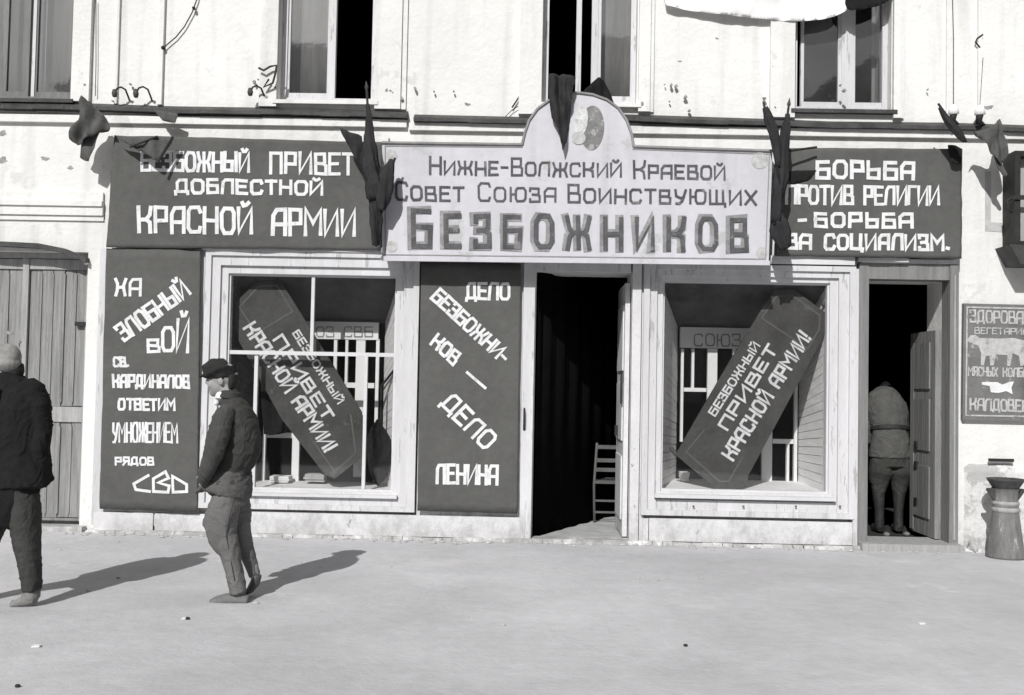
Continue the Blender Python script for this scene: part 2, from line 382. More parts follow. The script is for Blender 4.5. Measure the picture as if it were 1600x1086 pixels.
# ------------------------------------------------------------------ ground and building shell
g = MB(); n = 60
def gh(x, y): return 0
g.add([(-90, -90, 0), (90, -90, 0), (90, 90, 0), (-90, 90, 0)], [(0, 1, 2, 3)])
go = g.build('pavement', GROUND); go['kind'] = 'structure'

bld = thing('shop_building', 'two storey whitewashed building with shopfront, street doors and upper windows', 'building', (0, D, 0))
D1 = RC(355, 430, 618, 766); D2 = RC(1033, 441, 1293, 769)
O1 = RC(835, 424, 985, 840); O2 = RC(1350, 436, 1480, 842)
GT = RC(-115, 392, 131, 822)
WZ = {1: RC(-55, -330, 120, 156), 2: RC(441, -330, 591, 159), 3: RC(852, -330, 998, 163), 4: RC(1243, -330, 1394, 173)}
holes = [(r[0], r[1], r[2], r[3]) for r in (D1, D2, WZ[1], WZ[2], WZ[3], WZ[4])] + [(O1[0], O1[1], 0, O1[3]), (O2[0], O2[1], 0, O2[3]), (GT[0], GT[1], 0, GT[3])]
def wall(x0, x1, z0, z1, holes, y0, y1):
    xs = sorted({x0, x1, *[h[0] for h in holes], *[h[1] for h in holes]}); zs = sorted({z0, z1, *[h[2] for h in holes], *[h[3] for h in holes]})
    mb = MB(); nx, nz_ = len(xs)-1, len(zs)-1
    def solid(i, j):
        if i < 0 or j < 0 or i >= nx or j >= nz_: return False
        cx, cz = (xs[i]+xs[i+1])/2, (zs[j]+zs[j+1])/2
        return not any(h[0] < cx < h[1] and h[2] < cz < h[3] for h in holes)
    for i in range(nx):
        for j in range(nz_):
            if not solid(i, j): continue
            a, b, c, d = xs[i], xs[i+1], zs[j], zs[j+1]
            mb.add([(a, y0, c), (b, y0, c), (b, y0, d), (a, y0, d)], [(0, 1, 2, 3)])
            mb.add([(a, y1, c), (b, y1, c), (b, y1, d), (a, y1, d)], [(3, 2, 1, 0)])
            if not solid(i-1, j): mb.add([(a, y0, c), (a, y0, d), (a, y1, d), (a, y1, c)], [(0, 1, 2, 3)])
            if not solid(i+1, j): mb.add([(b, y0, c), (b, y1, c), (b, y1, d), (b, y0, d)], [(0, 1, 2, 3)])
            if not solid(i, j-1): mb.add([(a, y0, c), (a, y1, c), (b, y1, c), (b, y0, c)], [(0, 1, 2, 3)])
            if not solid(i, j+1): mb.add([(a, y0, d), (b, y0, d), (b, y1, d), (a, y1, d)], [(0, 1, 2, 3)])
    return mb
wall(-12, 12, -.05, 7.6, holes, D, D+.5).build('front_wall', PLASTER, bld)
MB().box(-12, -11.5, D+.5, D+8, -.05, 7.6).build('side_wall', PLASTER, bld); MB().box(11.5, 12, D+.5, D+8, -.05, 7.6).build('side_wall', PLASTER, bld)
MB().box(-11.5, 11.5, D+7.6, D+8, -.05, 7.6).build('rear_wall', PLASTER, bld)
MB().box(-12.4, 12.4, D-.45, D+8.3, 7.6, 7.78).build('eaves', METAL, bld)
MB().box(-12, 12, D-.18, D, 7.3, 7.6).build('cornice', WHITE, bld)
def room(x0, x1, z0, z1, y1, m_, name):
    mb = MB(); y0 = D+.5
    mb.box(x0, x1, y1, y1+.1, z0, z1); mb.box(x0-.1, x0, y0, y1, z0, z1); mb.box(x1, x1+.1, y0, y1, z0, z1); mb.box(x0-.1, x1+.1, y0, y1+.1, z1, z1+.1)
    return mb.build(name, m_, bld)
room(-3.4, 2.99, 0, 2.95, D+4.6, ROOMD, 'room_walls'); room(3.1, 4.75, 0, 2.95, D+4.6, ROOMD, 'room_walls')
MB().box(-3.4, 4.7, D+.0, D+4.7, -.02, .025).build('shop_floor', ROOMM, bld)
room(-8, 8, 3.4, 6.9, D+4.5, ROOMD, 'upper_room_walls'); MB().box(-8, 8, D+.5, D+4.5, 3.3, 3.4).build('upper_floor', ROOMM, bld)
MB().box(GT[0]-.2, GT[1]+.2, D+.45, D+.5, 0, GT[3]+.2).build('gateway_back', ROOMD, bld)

# ledge between storeys: sheet metal with a weathered dark edge
def ledge(pts, drop, out, m_, name):
    mb = MB()
    for (a, b) in zip(pts[:-1], pts[1:]):
        p, q = U(a[0], a[1], D-out), U(b[0], b[1], D-out)
        nseg = max(1, int(abs(q.x-p.x)/.25))
        for i in range(nseg):
            s, t = p.lerp(q, i/nseg), p.lerp(q, (i+1)/nseg); j = random.uniform(-.004, .004)
            o_ = random.uniform(-.006, .006)
            mb.add([(s.x, D-out-o_, s.z-drop+j), (t.x, D-out-o_, t.z-drop+j), (t.x, D-out-o_, t.z+j), (s.x, D-out-o_, s.z+j),
                    (s.x, D+.0, s.z-drop+j), (t.x, D+.0, t.z-drop+j), (t.x, D, t.z+.05), (s.x, D, s.z+.05)],
                   [(0, 1, 2, 3), (3, 2, 6, 7), (0, 4, 5, 1), (0, 3, 7, 4), (1, 5, 6, 2)])
    return mb.build(name, m_, bld)
ledge([(-300, 148), (0, 163), (150, 166), (260, 170), (455, 173), (636, 178)], .035, .09, METAL, 'ledge')
ledge([(646, 183), (860, 188)], .035, .09, METAL, 'ledge')
ledge([(955, 182), (1230, 191), (1300, 194), (1490, 196), (1700, 203), (1950, 212)], .035, .09, METAL, 'ledge')
# white band with a rounded lip under the ledge
for (a, b, ya, yb) in ((-300, 636, 172, 186), (640, 1950, 190, 206)):
    p, q = U(a, ya, D), U(b, yb+6, D)
    MB().prism([(p.x, p.z-.02), (q.x, p.z-.02), (q.x, p.z-.09), (p.x, p.z-.09)], D-.045, D).build('band_moulding', PLASTER, bld)

# pilaster strips and window architraves upstairs
def strip(px0, px1, y_top, y_bot, out, m_=PLASTER, name='pilaster'):
    x0, x1, z0, z1 = RC(px0, y_top, px1, y_bot); MB().box(x0, x1, D-out, D, z0, z1).build(name, m_, bld)
for a, b, yb, o_ in ((122, 150, 160, .05), (188, 192, 163, .03), (255, 262, 165, .04), (413, 440, 168, .05), (592, 632, 172, .05), (632, 640, 172, .025),
                     (815, 850, 180, .05), (1000, 1018, 176, .05), (1018, 1024, 176, .025), (1204, 1242, 185, .05), (1395, 1408, 186, .05), (1408, 1412, 186, .025),
                     (1478, 1484, 190, .03), (1527, 1533, 190, .03)):
    strip(a, b, -330, yb, o_)
# moulding over the gate
for (ya, yb, o_) in ((298, 312, .03), (312, 320, .06), (320, 334, .04), (334, 342, .02)):
    x0, x1, z0, z1 = RC(-300, ya, 163, yb); MB().box(x0, x1, D-o_, D, z0, z1).build('string_moulding', PLASTER, bld)

# ------------------------------------------------------------------ upper windows
def uwindow(key, label, leaves, sill=True, fm=WHITEV):
    x0, x1, z0, z1 = WZ[key]
    mb = MB().ring(x0+.002, x1-.002, z0+.002, z1-.002, (.05, .05, .06, .06), D+.1, D+.2)
    w = mb.build('window', fm, bld, label)
    for (a, b, kind) in leaves:      # a, b px; kind: glass / open
        ax, bx = PX(a, 80, D+.13), PX(b, 80, D+.13)
        if kind == 'glass':
            MB().ring(ax, bx, z0+.065, z1-.065, (.03, .03, .05, .05), D+.12, D+.16).build('sash', fm, w)
            MB().box(ax+.034, bx-.034, D+.138, D+.142, z0+.12, z1-.11).build('pane', GLU, w)
            MB().box(ax+.036, bx-.036, D+.125, D+.155, (z0+z1)/2+.3, (z0+z1)/2+.33).build('muntin', WHITEV, w)
        elif kind == 'post':
            MB().box(ax, bx, D+.11, D+.17, z0+.063, z1-.063).build('mullion', WHITEV, w)
    if sill: MB().box(x0-.04, x1+.04, D-.06, D+.12, z0-.035, z0+.001).build('sill', METAL if key in (1, 4) else PLASTER, w)
    return w
uwindow(1, None, [(-50, 8, 'glass'), (8, 47, 'glass'), (52, 57, 'post'), (55, 117, 'glass')], fm=DOORG)
uwindow(2, None, [(449, 517, 'glass'), (517, 525, 'post')])
uwindow(3, 'upper window with its left casement standing open', [(900, 908, 'post'), (924, 934, 'post'), (934, 995, 'glass')])
uwindow(4, None, [(1251, 1314, 'glass'), (1314, 1331, 'post'), (1331, 1386, 'glass')])
# one open casement inside W2 and W3
def curtain(px0, px1, Y, z0, z1, m_, label, cat='curtain', amp=.025, freq=26, group=None):
    x0, x1 = PX(px0, 80, Y), PX(px1, 80, Y); mb = MB(); nx, nz_ = 40, 6
    for j in range(nz_+1):
        for i in range(nx+1):
            x = x0+(x1-x0)*i/nx; mb.v.append((x, Y+amp*math.sin(freq*x+.5*math.sin(j)), z0+(z1-z0)*j/nz_))
    for j in range(nz_):
        for i in range(nx): a = j*(nx+1)+i; mb.f.append((a, a+1, a+nx+2, a+nx+1))
    o = solo(mb, 'curtain', m_, label, cat, group, True); s_ = o.modifiers.new('thick', 'SOLIDIFY'); s_.thickness = .003; return o
wz = WZ[2]
curtain(452, 514, D+.3, wz[2]+.02, wz[3], LACE, 'pale net curtain behind the closed half of the window above the left banner')
curtain(935, 990, D+.3, WZ[3][2]+.02, WZ[3][3], LACE, 'grey curtain behind the right half of the window above the arched sign', amp=.015)
curtain(-40, 116, D+.32, WZ[1][2]+.02, WZ[1][3], LACEM, 'grey curtain behind the window at the far left, above the plank gate', amp=.02)
x0, x1, z0, z1 = RC(1362, -60, 1367, 170, D+.45)
MB().box(x0, x1, D+.44, D+.46, WZ[4][2]+.1, WZ[4][3]-.3).build('muntin_reflection', WHITE, bld)  # white bar built in place of a muntin's reflection
# white cloth slung across the top of window 4, dark cloth beside it
def slab(outline_px, Y, th, m_, name, label, cat, amp=.02, freq=14, group=None, parent=None, sub=.04, fn=None):
    """cloth cut to an outline given on the plane Y, with folds and thickness"""
    P_ = [Vector((U(x, y, Y).x, U(x, y, Y).z)) for x, y in outline_px]; n_ = len(P_); pts = []
    for i in range(n_):
        a, b, c, d = P_[i-1], P_[i], P_[(i+1) % n_], P_[(i+2) % n_]
        for k in range(4):
            t = k/4; q = b*(1-t)+c*t + ((c-a)*(t*(1-t)**2)-(d-b)*(t*t*(1-t)))*.16
            j = .003 if k else 0
            pts.append((q.x+random.uniform(-j, j), q.y+random.uniform(-j, j)))
    bm = bmesh.new(); vs_ = [bm.verts.new((x, Y, z)) for x, z in pts]; f = bm.faces.new(vs_)
    bmesh.ops.triangulate(bm, faces=[f])
    for _ in range(5):
        es = [e for e in bm.edges if e.calc_length() > sub]
        if not es: break
        bmesh.ops.subdivide_edges(bm, edges=es, cuts=1)
        bmesh.ops.triangulate(bm, faces=bm.faces[:])
    for v in bm.verts:
        x, z = v.co.x, v.co.z
        v.co.y += (fn(x, z) if fn else amp*(math.sin(freq*x+2.1*math.sin(3*z)+2*noise.noise(Vector((x*6, z*6, 1))))+.5*math.sin(freq*2.3*x+z*5)+1.2*noise.noise(Vector((x*11, z*5, 3)))))
    bm.normal_update()
    b = MB(); bm.verts.ensure_lookup_table(); b.v = [tuple(v.co) for v in bm.verts]; b.f = [tuple(v.index for v in f.verts) for f in bm.faces]; bm.free()
    if parent: o = b.build(name, m_, parent, label, True)
    else: o = solo(b, name, m_, label, cat, group, True)
    s_ = o.modifiers.new('thick', 'SOLIDIFY'); s_.thickness = th; s_.offset = 0; return o
slab([(1040, -60), (1040, 8), (1120, 22), (1200, 30), (1250, 33), (1290, 29), (1322, 17), (1324, -60)], D-.07, .003, SHEET, 'hung_sheet',
     'white sheet sagging over the upper left corner of the window above the right banner', 'sheet', .012, 5)
slab([(1322, -60), (1321, 6), (1328, 16), (1350, 15), (1375, 8), (1392, -2), (1400, -60)], D-.085, .01, COAT, 'hung_cloth',
     'small black cloth hanging into the picture beside the white sheet above the right window', 'cloth', .012, 9)

# ------------------------------------------------------------------ plank gate at far left
x0, x1, z0, z1 = GT
gate_y = D+.16
gt = MB().ring(x0+.003, x1-.003, .02, z1-.003, (.07, .05, 0, .05), D+.1, D+.2).build('gate', GATEL, bld, 'old double plank gate')
xm = PX(25); 
def leaf(a, b, n, yy):
    w = (b-a)/n
    for zz0, zz1 in ((.1, 1.02), (1.17, z1-.16)):
        for i in range(n):
            MB().box(a+w*i+.004, a+w*(i+1)-.004, yy+random.uniform(-.006, .004), yy+.03, zz0+random.uniform(0, .008), zz1).build('plank', GATE, gt)
            if i: MB().box(a+w*i-.009, a+w*i+.009, yy-.014, yy-.001+.0, zz0+.04, zz1-.04).build('batten', GATE, gt)
    MB().box(a, b, yy-.02, yy+.03, 1.022, 1.168).build('rail', GATEL, gt)
    MB().box(a, b, yy-.02, yy+.03, z1-.158, z1-.06).build('rail', GATEL, gt)
    MB().box(a, b, yy-.015, yy+.03, .03, .098).build('rail', GATE, gt)
leaf(xm+.035, x1-.055, 5, gate_y-.02); leaf(x0+.075, xm-.035, 5, gate_y)
MB().box(xm-.03, xm+.03, gate_y-.05, gate_y+.03, .03, z1-.055).build('cover_strip', GATEL, gt)
MB().box(x1-.15, x1-.02, gate_y-.07, gate_y-.04, 1.95, 1.99).build('hinge', IRON, gt); 
# curved hood
hp = [(-160, 366), (-60, 372), (0, 377), (60, 380), (100, 388), (134, 402)]
mb = MB(); top = [(U(x, y, D-.08).x, U(x, y, D-.08).z) for x, y in hp]
mb.prism(top+[(x, z-.045) for x, z in top[::-1]], D-.08, D).build('gate_hood', METAL, bld)
a = U(131, 823, D-.05)
MB().box(-8, a.x, D-.1, D+.1, 0, .05).build('gate_step', PLASTER_LOW, bld)
MB().box(x0, x1, D+.08, D+.2, .05, .075).build('gate_sill', IRON, bld)
# rubble plinth on right, projecting rough plaster
def lump(cx, cy, cz, rx, ry, rz, seed=0, sg=12, rg=8):
    b = MB().sphere((cx, cy, cz), rx, ry, rz, sg, rg)
    b.v = [tuple(Vector(v)+(Vector(v)-Vector((cx, cy, cz)))*.9*noise.noise(Vector(v)*13+Vector((seed*3.1, 0, 0)))) for v in b.v]; return b
pl = MB(); x0p, x1p = PX(1503, 800), 8.0; nx, nz_ = 60, 16
for j in range(nz_+1):
    for i in range(nx+1):
        x = x0p+(x1p-x0p)*i/nx; z = .82*j/nz_
        e = .03+.03*noise.noise(Vector((x*4, 0, z*4)))+.012*noise.noise(Vector((x*15, 3, z*15)))
        if j == nz_: e = -.01
        if i == 0 or i == nx: e = -.01
        pl.v.append((x, D-e, z))
for j in range(nz_):
    for i in range(nx): a = j*(nx+1)+i; pl.f.append((a, a+1, a+nx+2, a+nx+1))
pl.build('rough_plinth', PLASTER_LOW, bld, smooth=True)

# ------------------------------------------------------------------ wooden shopfront (parts of the building)
YB = D-.045      # face of the white boarding
def board(px0, py0, px1, py1, y0, y1, m_=WHITEV, name='board', zlo=None, zhi=None):
    a, b, c, d = RC(px0, py0, px1, py1, y0)
    return MB().box(a, b, y0, y1, c if zlo is None else zlo, d if zhi is None else zhi).build(name, m_, bld)
zb = .06
PT1 = RC(316, 400, 334, 790, D-.1)[0]
board(150, 388, 315, 800, D-.06, D, WHITEV, 'white_panel', zlo=.07)
board(655, 406, 815, 800, D-.06, D, WHITEV, 'white_panel', zlo=.07)
# pedestals below
board(146, 790, 239, 830, D-.075, D-.0602, OLDWHITE, 'base_panel', zlo=.02, zhi=PZ(800, 240))
board(242, 790, 330, 830, D-.075, D-.0602, OLDWHITE, 'base_panel', zlo=.02, zhi=PZ(800, 240))
board(331, 798, 815, 835, D-.105, D, OLDWHITE, 'base_panel', zlo=.03, zhi=PZ(800, 500))
# door posts
board(815, 410, 833, 838, D-.11, D+.05, WHITEV, 'door_post', zlo=.02)
board(986, 412, 1000, 842, D-.1, D+.05, OLDWHITE, 'door_post', zlo=.02)
board(833, 410, 986, 424, D-.1, D+.05, WHITEV, 'door_head')
board(1001, 412, 1008, 842, D-.07, D, WHITEV, 'post', zlo=.02)
hb = MB(); q = U(819, 655, D-.11)
hb.tube([(q.x, q.y, q.z-.1), (q.x, q.y-.035, q.z-.07), (q.x, q.y-.04, q.z), (q.x, q.y-.035, q.z+.07), (q.x, q.y, q.z+.1)], .009).build('door_handle', IRON, bld, smooth=True)
# door leaves standing open inwards
dl = MB(); xh = O1[1]-.012
dw = MB().box(xh-.045, xh, D+.05, D+.82, .05, O1[3]-.1).build('door', OLDWHITE, bld, 'battered white door leaf standing open inwards')
for za, zc in ((.2, .8), (.95, 1.5), (1.62, 2.25)):
    MB().ring(xh-.056, xh-.046, za, zc, (.001, .001, .001, .001), D+.15, D+.16)
    MB().box(xh-.058, xh-.0452, D+.14, D+.72, za, zc).build('panel', OLDWHITE, dw)
MB().box(xh-.075, xh-.059, D+.1, D+.13, 1.3, 1.62).build('lock', IRON, dw)
MB().box(xh-.09, xh-.059, D+.5, D+.53, .98, 1.08).build('handle', IRON, dw)
# right doorway frame of bare grey wood
f2 = MB(); a0, a1, a2, a3 = RC(1341, 412, 1497, 850, D-.06)
df = MB().box(a0, O2[0]+.015, D-.07, D+.12, .01, a3).build('door_frame', DOORG, bld, 'bare grey wooden door frame')
MB().box(O2[1]-.005, a1, D-.07, D+.12, .01, a3).build('frame_post', DOORG, df)
MB().box(O2[0]+.017, O2[1]-.007, D-.06, D+.12, O2[3]-.01, a3).build('head', DOORG, df)
MB().box(O2[0]-.05, O2[1]+.06, D-.075, D-.0, a3+.002, a3+.04).build('head_trim', OLDWHITE, df)
MB().box(O2[0]-.07, a1, D-.2, D+.3, .0, .07).build('threshold', GATEL, df)
MB().box(O2[1]+.03, O2[1]+.045, D-.08, D-.0702, .1, a3-.1).build('bead', GATEL, df)
x2 = O2[1]-.012
dw2 = MB().box(x2-.05, x2, D+.13, D+.75, .08, 2.06).build('door', LEAFM, bld, 'grey panelled door leaf standing open inwards')
for za, zc in ((.25, .75), (.9, 1.4), (1.5, 1.95)):
    MB().box(x2-.062, x2-.0502, D+.25, D+.64, za, zc).build('panel', DOORG, dw2)
MB().box(x2-.058, x2-.0502, D+.66, D+.745, .1, 2.05).build('stile', DOORG, dw2)
for zz in (.36, .72, .92): MB().box(x2-.075, x2-.0502-.002, D+.53, D+.6, zz, zz+.06).build('latch', IRON, dw2)

def display(px, glass_r, frame_px, base_y, label, muntins, Yg=D+.0):
    fx0, fx1, fz0, fz1 = RC(*frame_px, D-.1)
    x0, x1, z0, z1 = glass_r
    w = MB().ring(fx0, fx1, fz0, fz1, (.055, .055, .05, .05), D-.11, D-.0).build('display_window', WHITEV, bld, label)
    t = (x0-fx0-.055, fx1-.055-x1, z0-fz0-.05, fz1-.05-z1)
    MB().ring(fx0+.0555, fx1-.0555, fz0+.0505, fz1-.0505, tuple(.55*q for q in t), D-.085, D).build('casing', WHITEV, w)
    MB().ring(fx0+.056+.55*t[0], fx1-.056-.55*t[1], fz0+.051+.55*t[2], fz1-.051-.55*t[3], tuple(.45*q-.001 for q in t), D-.055, D+.0).build('casing', WHITEV, w)
    MB().ring(x0, x1, z0, z1, (.018, .018, .022, .018), D-.03, D+.03).build('glazing_bar', WHITE, w)
    for (a, b, c, d) in muntins:
        r = RC(a, b, c, d, D-.01); MB().box(r[0], r[1], D-.022+(.001 if (c-a) > (d-b) else 0), D+.02, r[2], r[3]).build('muntin', WHITE, w)
    return w
w1 = display(0, D1, (316, 393, 652, 797), 0, 'six paned display window with white muntins', 
             [(486, 433, 491, 549.5), (357, 549.5, 617, 555.5), (395.5, 555.7, 401, 764), (567.5, 555.7, 572.5, 764)])
w2 = display(0, D2, (1004, 414, 1336, 808), 0, 'display window of one large pane', [])
MB().box(D1[0]+.01, D1[1]-.01, D-.002, D+.002, D1[2]+.01, D1[3]-.01).build('pane', GLS, w1)
MB().box(D2[0]+.01, D2[1]-.01, D-.002, D+.002, D2[2]+.01, D2[3]-.01).build('pane', GLS, w2)
MB().box(D1[0]-.05, D1[1]+.05, D-.125, D-.0, D1[2]-.05, D1[2]-.022).build('window_sill', WHITE, w1)
MB().box(D2[0]-.06, D2[1]+.05, D-.135, D-.0, D2[2]-.055, D2[2]-.022).build('window_sill', WHITE, w2)
for px in (1087, 1165, 1247, 1316):
    q = U(px, 791, D-.11); MB().box(q.x-.03, q.x-.012, D-.118, D-.108, q.z-.006, q.z+.006).build('nail_head', IRON, w2)
# base boards of the right window, dark gap between
board(1014, 813, 1333, 847, D-.085, D, OLDWHITE, 'base_panel', zlo=.035)
board(1004, 810, 1013, 847, D-.09, D, OLDWHITE, 'base_panel', zlo=.02)
board(1334, 420, 1341, 850, D-.1, D, WHITEV, 'post', zlo=.02)
# lintel moulding above both windows / below the banners
board(316, 384, 600, 392.5, D-.125, D, WHITE, 'lintel_moulding')
board(1203, 400, 1336, 413, D-.12, D, WHITE, 'lintel_moulding')
board(1342, 403, 1420, 409, D-.11, D, OLDWHITE, 'lintel_moulding')

# display cases behind the glass: splayed boarded sides, dark sloping ceiling, white bars and band at the back imitating a street reflection
def case(r, splL, splR, depth, back_z0, back_z1, name, posts, rails, reflection_band, slatsL=True, slatsR=True):
    x0, x1, z0, z1 = r; x0 -= .02; x1 += .02; z0 -= .02; z1 += .02; ya, yb = D+.04, D+.04+depth
    c = MB().add([(x0, ya, z0+.02), (x1, ya, z0+.02), (x1-splR, yb, back_z0), (x0+splL, yb, back_z0), (x0, ya, z0-.03), (x1, ya, z0-.03), (x1-splR, yb, back_z0-.05), (x0+splL, yb, back_z0-.05)],
                 [(0, 1, 2, 3), (4, 7, 6, 5), (0, 4, 5, 1), (1, 5, 6, 2), (2, 6, 7, 3), (3, 7, 4, 0)]).build('display_case', CASEW, bld)
    MB().add([(x0, ya, z1), (x1, ya, z1), (x1-splR, yb, back_z1), (x0+splL, yb, back_z1), (x0, ya, z1+.03), (x1, ya, z1+.03), (x1-splR, yb, back_z1+.04), (x0+splL, yb, back_z1+.04)],
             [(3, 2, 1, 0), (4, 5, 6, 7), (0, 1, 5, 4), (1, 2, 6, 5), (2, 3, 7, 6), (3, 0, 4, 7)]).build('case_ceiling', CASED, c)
    for side, on in ((0, slatsL), (1, slatsR)):
        mb = MB(); nsl = 22
        xa, xb = (x0, x0+splL) if side == 0 else (x1, x1-splR)
        sg = -1 if side == 0 else 1
        for i in range(nsl):
            f0, f1 = i/nsl, (i+.93)/nsl
            za0, za1 = z0+(z1-z0)*f0, z0+(z1-z0)*f1; zb0, zb1 = back_z0+(back_z1-back_z0)*f0, back_z0+(back_z1-back_z0)*f1
            j = random.uniform(0, .004)
            mb.add([(xa-sg*j, ya, za0), (xb-sg*j, yb, zb0), (xb-sg*j, yb, zb1), (xa-sg*j, ya, za1), (xa+sg*.03, ya, za0), (xb+sg*.03, yb, zb0), (xb+sg*.03, yb, zb1), (xa+sg*.03, ya, za1)],
                   [(0, 1, 2, 3), (7, 6, 5, 4), (0, 4, 5, 1), (3, 2, 6, 7), (0, 3, 7, 4), (1, 5, 6, 2)])
        mb.add([(xa+sg*.031, ya, z0), (xb+sg*.031, yb, back_z0), (xb+sg*.031, yb, back_z1), (xa+sg*.031, ya, z1), (xa+sg*.05, ya, z0), (xb+sg*.05, yb, back_z0), (xb+sg*.05, yb, back_z1), (xa+sg*.05, ya, z1)],
               [(0, 1, 2, 3), (7, 6, 5, 4), (0, 4, 5, 1), (3, 2, 6, 7), (0, 3, 7, 4), (1, 5, 6, 2)])
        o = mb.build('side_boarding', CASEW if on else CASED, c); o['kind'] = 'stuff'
    Y = yb
    for (a, b, cc, d, nm) in posts+rails+reflection_band:
        q = RC(a, b, cc, d, Y); o_ = {'reflection_post': 0, 'reflection_rail': .006, 'reflection_band': -.01}[nm]
        MB().box(q[0], q[1], Y-.03+o_, Y+.02, q[2], q[3]).build(nm, SHEET, c)
    # dark header board over the white band and black cloth far behind
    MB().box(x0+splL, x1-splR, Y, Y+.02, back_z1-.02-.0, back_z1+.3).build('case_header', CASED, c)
    return c
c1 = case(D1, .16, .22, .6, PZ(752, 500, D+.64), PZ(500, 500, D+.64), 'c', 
     [(459, 530, 470, 752, 'reflection_post'), (522, 530, 527, 600, 'reflection_post'), (555, 530, 569, 745, 'reflection_post'), (586, 530, 591, 752, 'reflection_post'), (540, 530, 544, 600, 'reflection_post'), (413, 530, 417, 752, 'reflection_post')],
     [(418, 676, 458.5, 684, 'reflection_rail'), (528, 598, 585, 606, 'reflection_rail'), (471, 680, 554, 687, 'reflection_rail')],
     [(440, 503, 592, 530, 'reflection_band')], slatsL=False)
c2 = case(D2, .26, .12, .6, PZ(750, 1160, D+.64), PZ(512, 1160, D+.64), 'c',
     [(1063, 545, 1067, 690, 'reflection_post'), (1080, 545, 1084, 610, 'reflection_post'), (1104, 545, 1119, 750, 'reflection_post'), (1144, 545, 1148, 610, 'reflection_post'), (1190, 545, 1206, 752, 'reflection_post'), (1228, 692, 1232, 752, 'reflection_post'), (1240, 545, 1245, 752, 'reflection_post'), (1165, 690, 1168, 752, 'reflection_post')],
     [(1068, 606, 1103, 612, 'reflection_rail'), (1120, 606, 1189, 612, 'reflection_rail'), (1207, 686, 1239, 693, 'reflection_rail'), (1120, 688, 1189, 694, 'reflection_rail')],
     [(1062, 513, 1246, 545, 'reflection_band')])
flat = lambda Y: (lambda x, z: Y)
yp = D+.64
text('СОЮЗ СВБ', (1085, 540), (1222, 541), (0, -18), 2, SIGNM, c2, flat(yp-.042), yp-.042)
text('СОЮЗ СВБ', (456, 526), (582, 526), (0, -15), 1.6, SIGNM, c1, flat(yp-.042), yp-.042)
# things lying in the left case: pamphlets, a dark bust-like bundle
def case_item(px0, py0, px1, py1, Y, m_, name, label, cat, group=None):
    q = RC(px0, py0, px1, py1, Y); mb = MB(); n_ = 3; h = (q[3]-q[2])/n_
    for i in range(n_): mb.box(q[0]+random.uniform(0, .015), q[1]-random.uniform(0, .015), Y+random.uniform(-.01, .01), Y+.16, q[2]+h*i, q[2]+h*(i+.92))
    return solo(mb, name, m_, label, cat, group)
fz = lambda x, Y: None
case_item(420, 744, 452, 754, D+.4, SHIRT, 'pamphlet_stack', 'low stack of white pamphlets at the left end of the left shop window', 'pamphlets')
case_item(474, 741, 508, 753, D+.4, LACE, 'pamphlet_stack', 'grey stack of pamphlets at the foot of the leaning board in the left window', 'pamphlets')
case_item(1064, 738, 1078, 752, D+.45, SHIRT, 'pamphlet_stack', 'small stack of white papers in the left corner of the right shop window', 'pamphlets')
# dark drapery in cases (cloth hung at the back)
slab([(572, 690), (590, 655), (612, 690), (605, 742), (590, 760), (578, 735)], D+.25, .02, COAT, 'dark_bundle', 'dark cloth bundle hanging in the right corner of the left shop window', 'cloth', .03, 25)
slab([(407, 560), (425, 575), (450, 650), (446, 676), (412, 678)], D+.55, .01, COAT, 'draped_cloth', 'dark grey cloth draped behind the lower left pane of the left shop window', 'cloth', .02, 20)
tubeb = MB(); a, b = U(620, 575, D+.1), U(597, 603, D+.5)
solo(MB().tube([U(616, 578, D+.12), U(596, 603, D+.6)], .012).tube([U(596, 603, D+.6), U(594, 690, D+.6)], .01), 'window_bracket', IRON, 'thin dark iron bracket fixed to the right side boards of the left window', 'bracket')

# ------------------------------------------------------------------ slogan boards standing diagonally in the windows
def diag(outline, Ytop, Ybot, ytop_px, ybot_px, label, texts, rims, marks):
    # plane tilted: top leans on the case back, foot near the glass -> keep one plane for simplicity
    Y = Ytop
    base = U(sum(p[0] for p in outline)/len(outline), max(p[1] for p in outline), Y)
    t = thing('slogan_board', label, 'sign', base)
    MB().prism([(U(x, y, Y).x, U(x, y, Y).z) for x, y in outline], Y, Y+.035).build('board', BANNERD, t)
    lines_px([outline+[outline[0]]], 0, RIM, t, flat(Y), Y) if False else None
    for r in rims: lines_px([r], 2.4, RIM, t, flat(Y), Y, 'painted_border')
    for a in texts: text(a[0], a[1], a[2], a[3], a[4], LET, t, flat(Y), Y, gap=a[5] if len(a) > 5 else .32, k0=.002)
    return t
diag([(366, 474), (404, 438), (437, 437), (500, 538), (565, 644), (566, 714), (523, 748), (508, 742), (440, 655), (366, 520)], D+.12, 0, 0, 0,
     'dark slogan board leaning to the left inside the six paned shop window',
     [('БЕЗБОЖНЫЙ', (458, 522), (528, 631), (9, -6), 2.7), ('ПРИВЕТ', (428, 532), (508, 657), (13.5, -8.5), 4), ('КРАСНОЙ АРМИИ!', (381, 514), (509, 707), (17, -11), 4.2)],
     [[(374, 480), (405, 447), (433, 446), (457, 487), (401, 521), (374, 480)], [(548, 648), (556, 708), (523, 737), (490, 690)]], None)
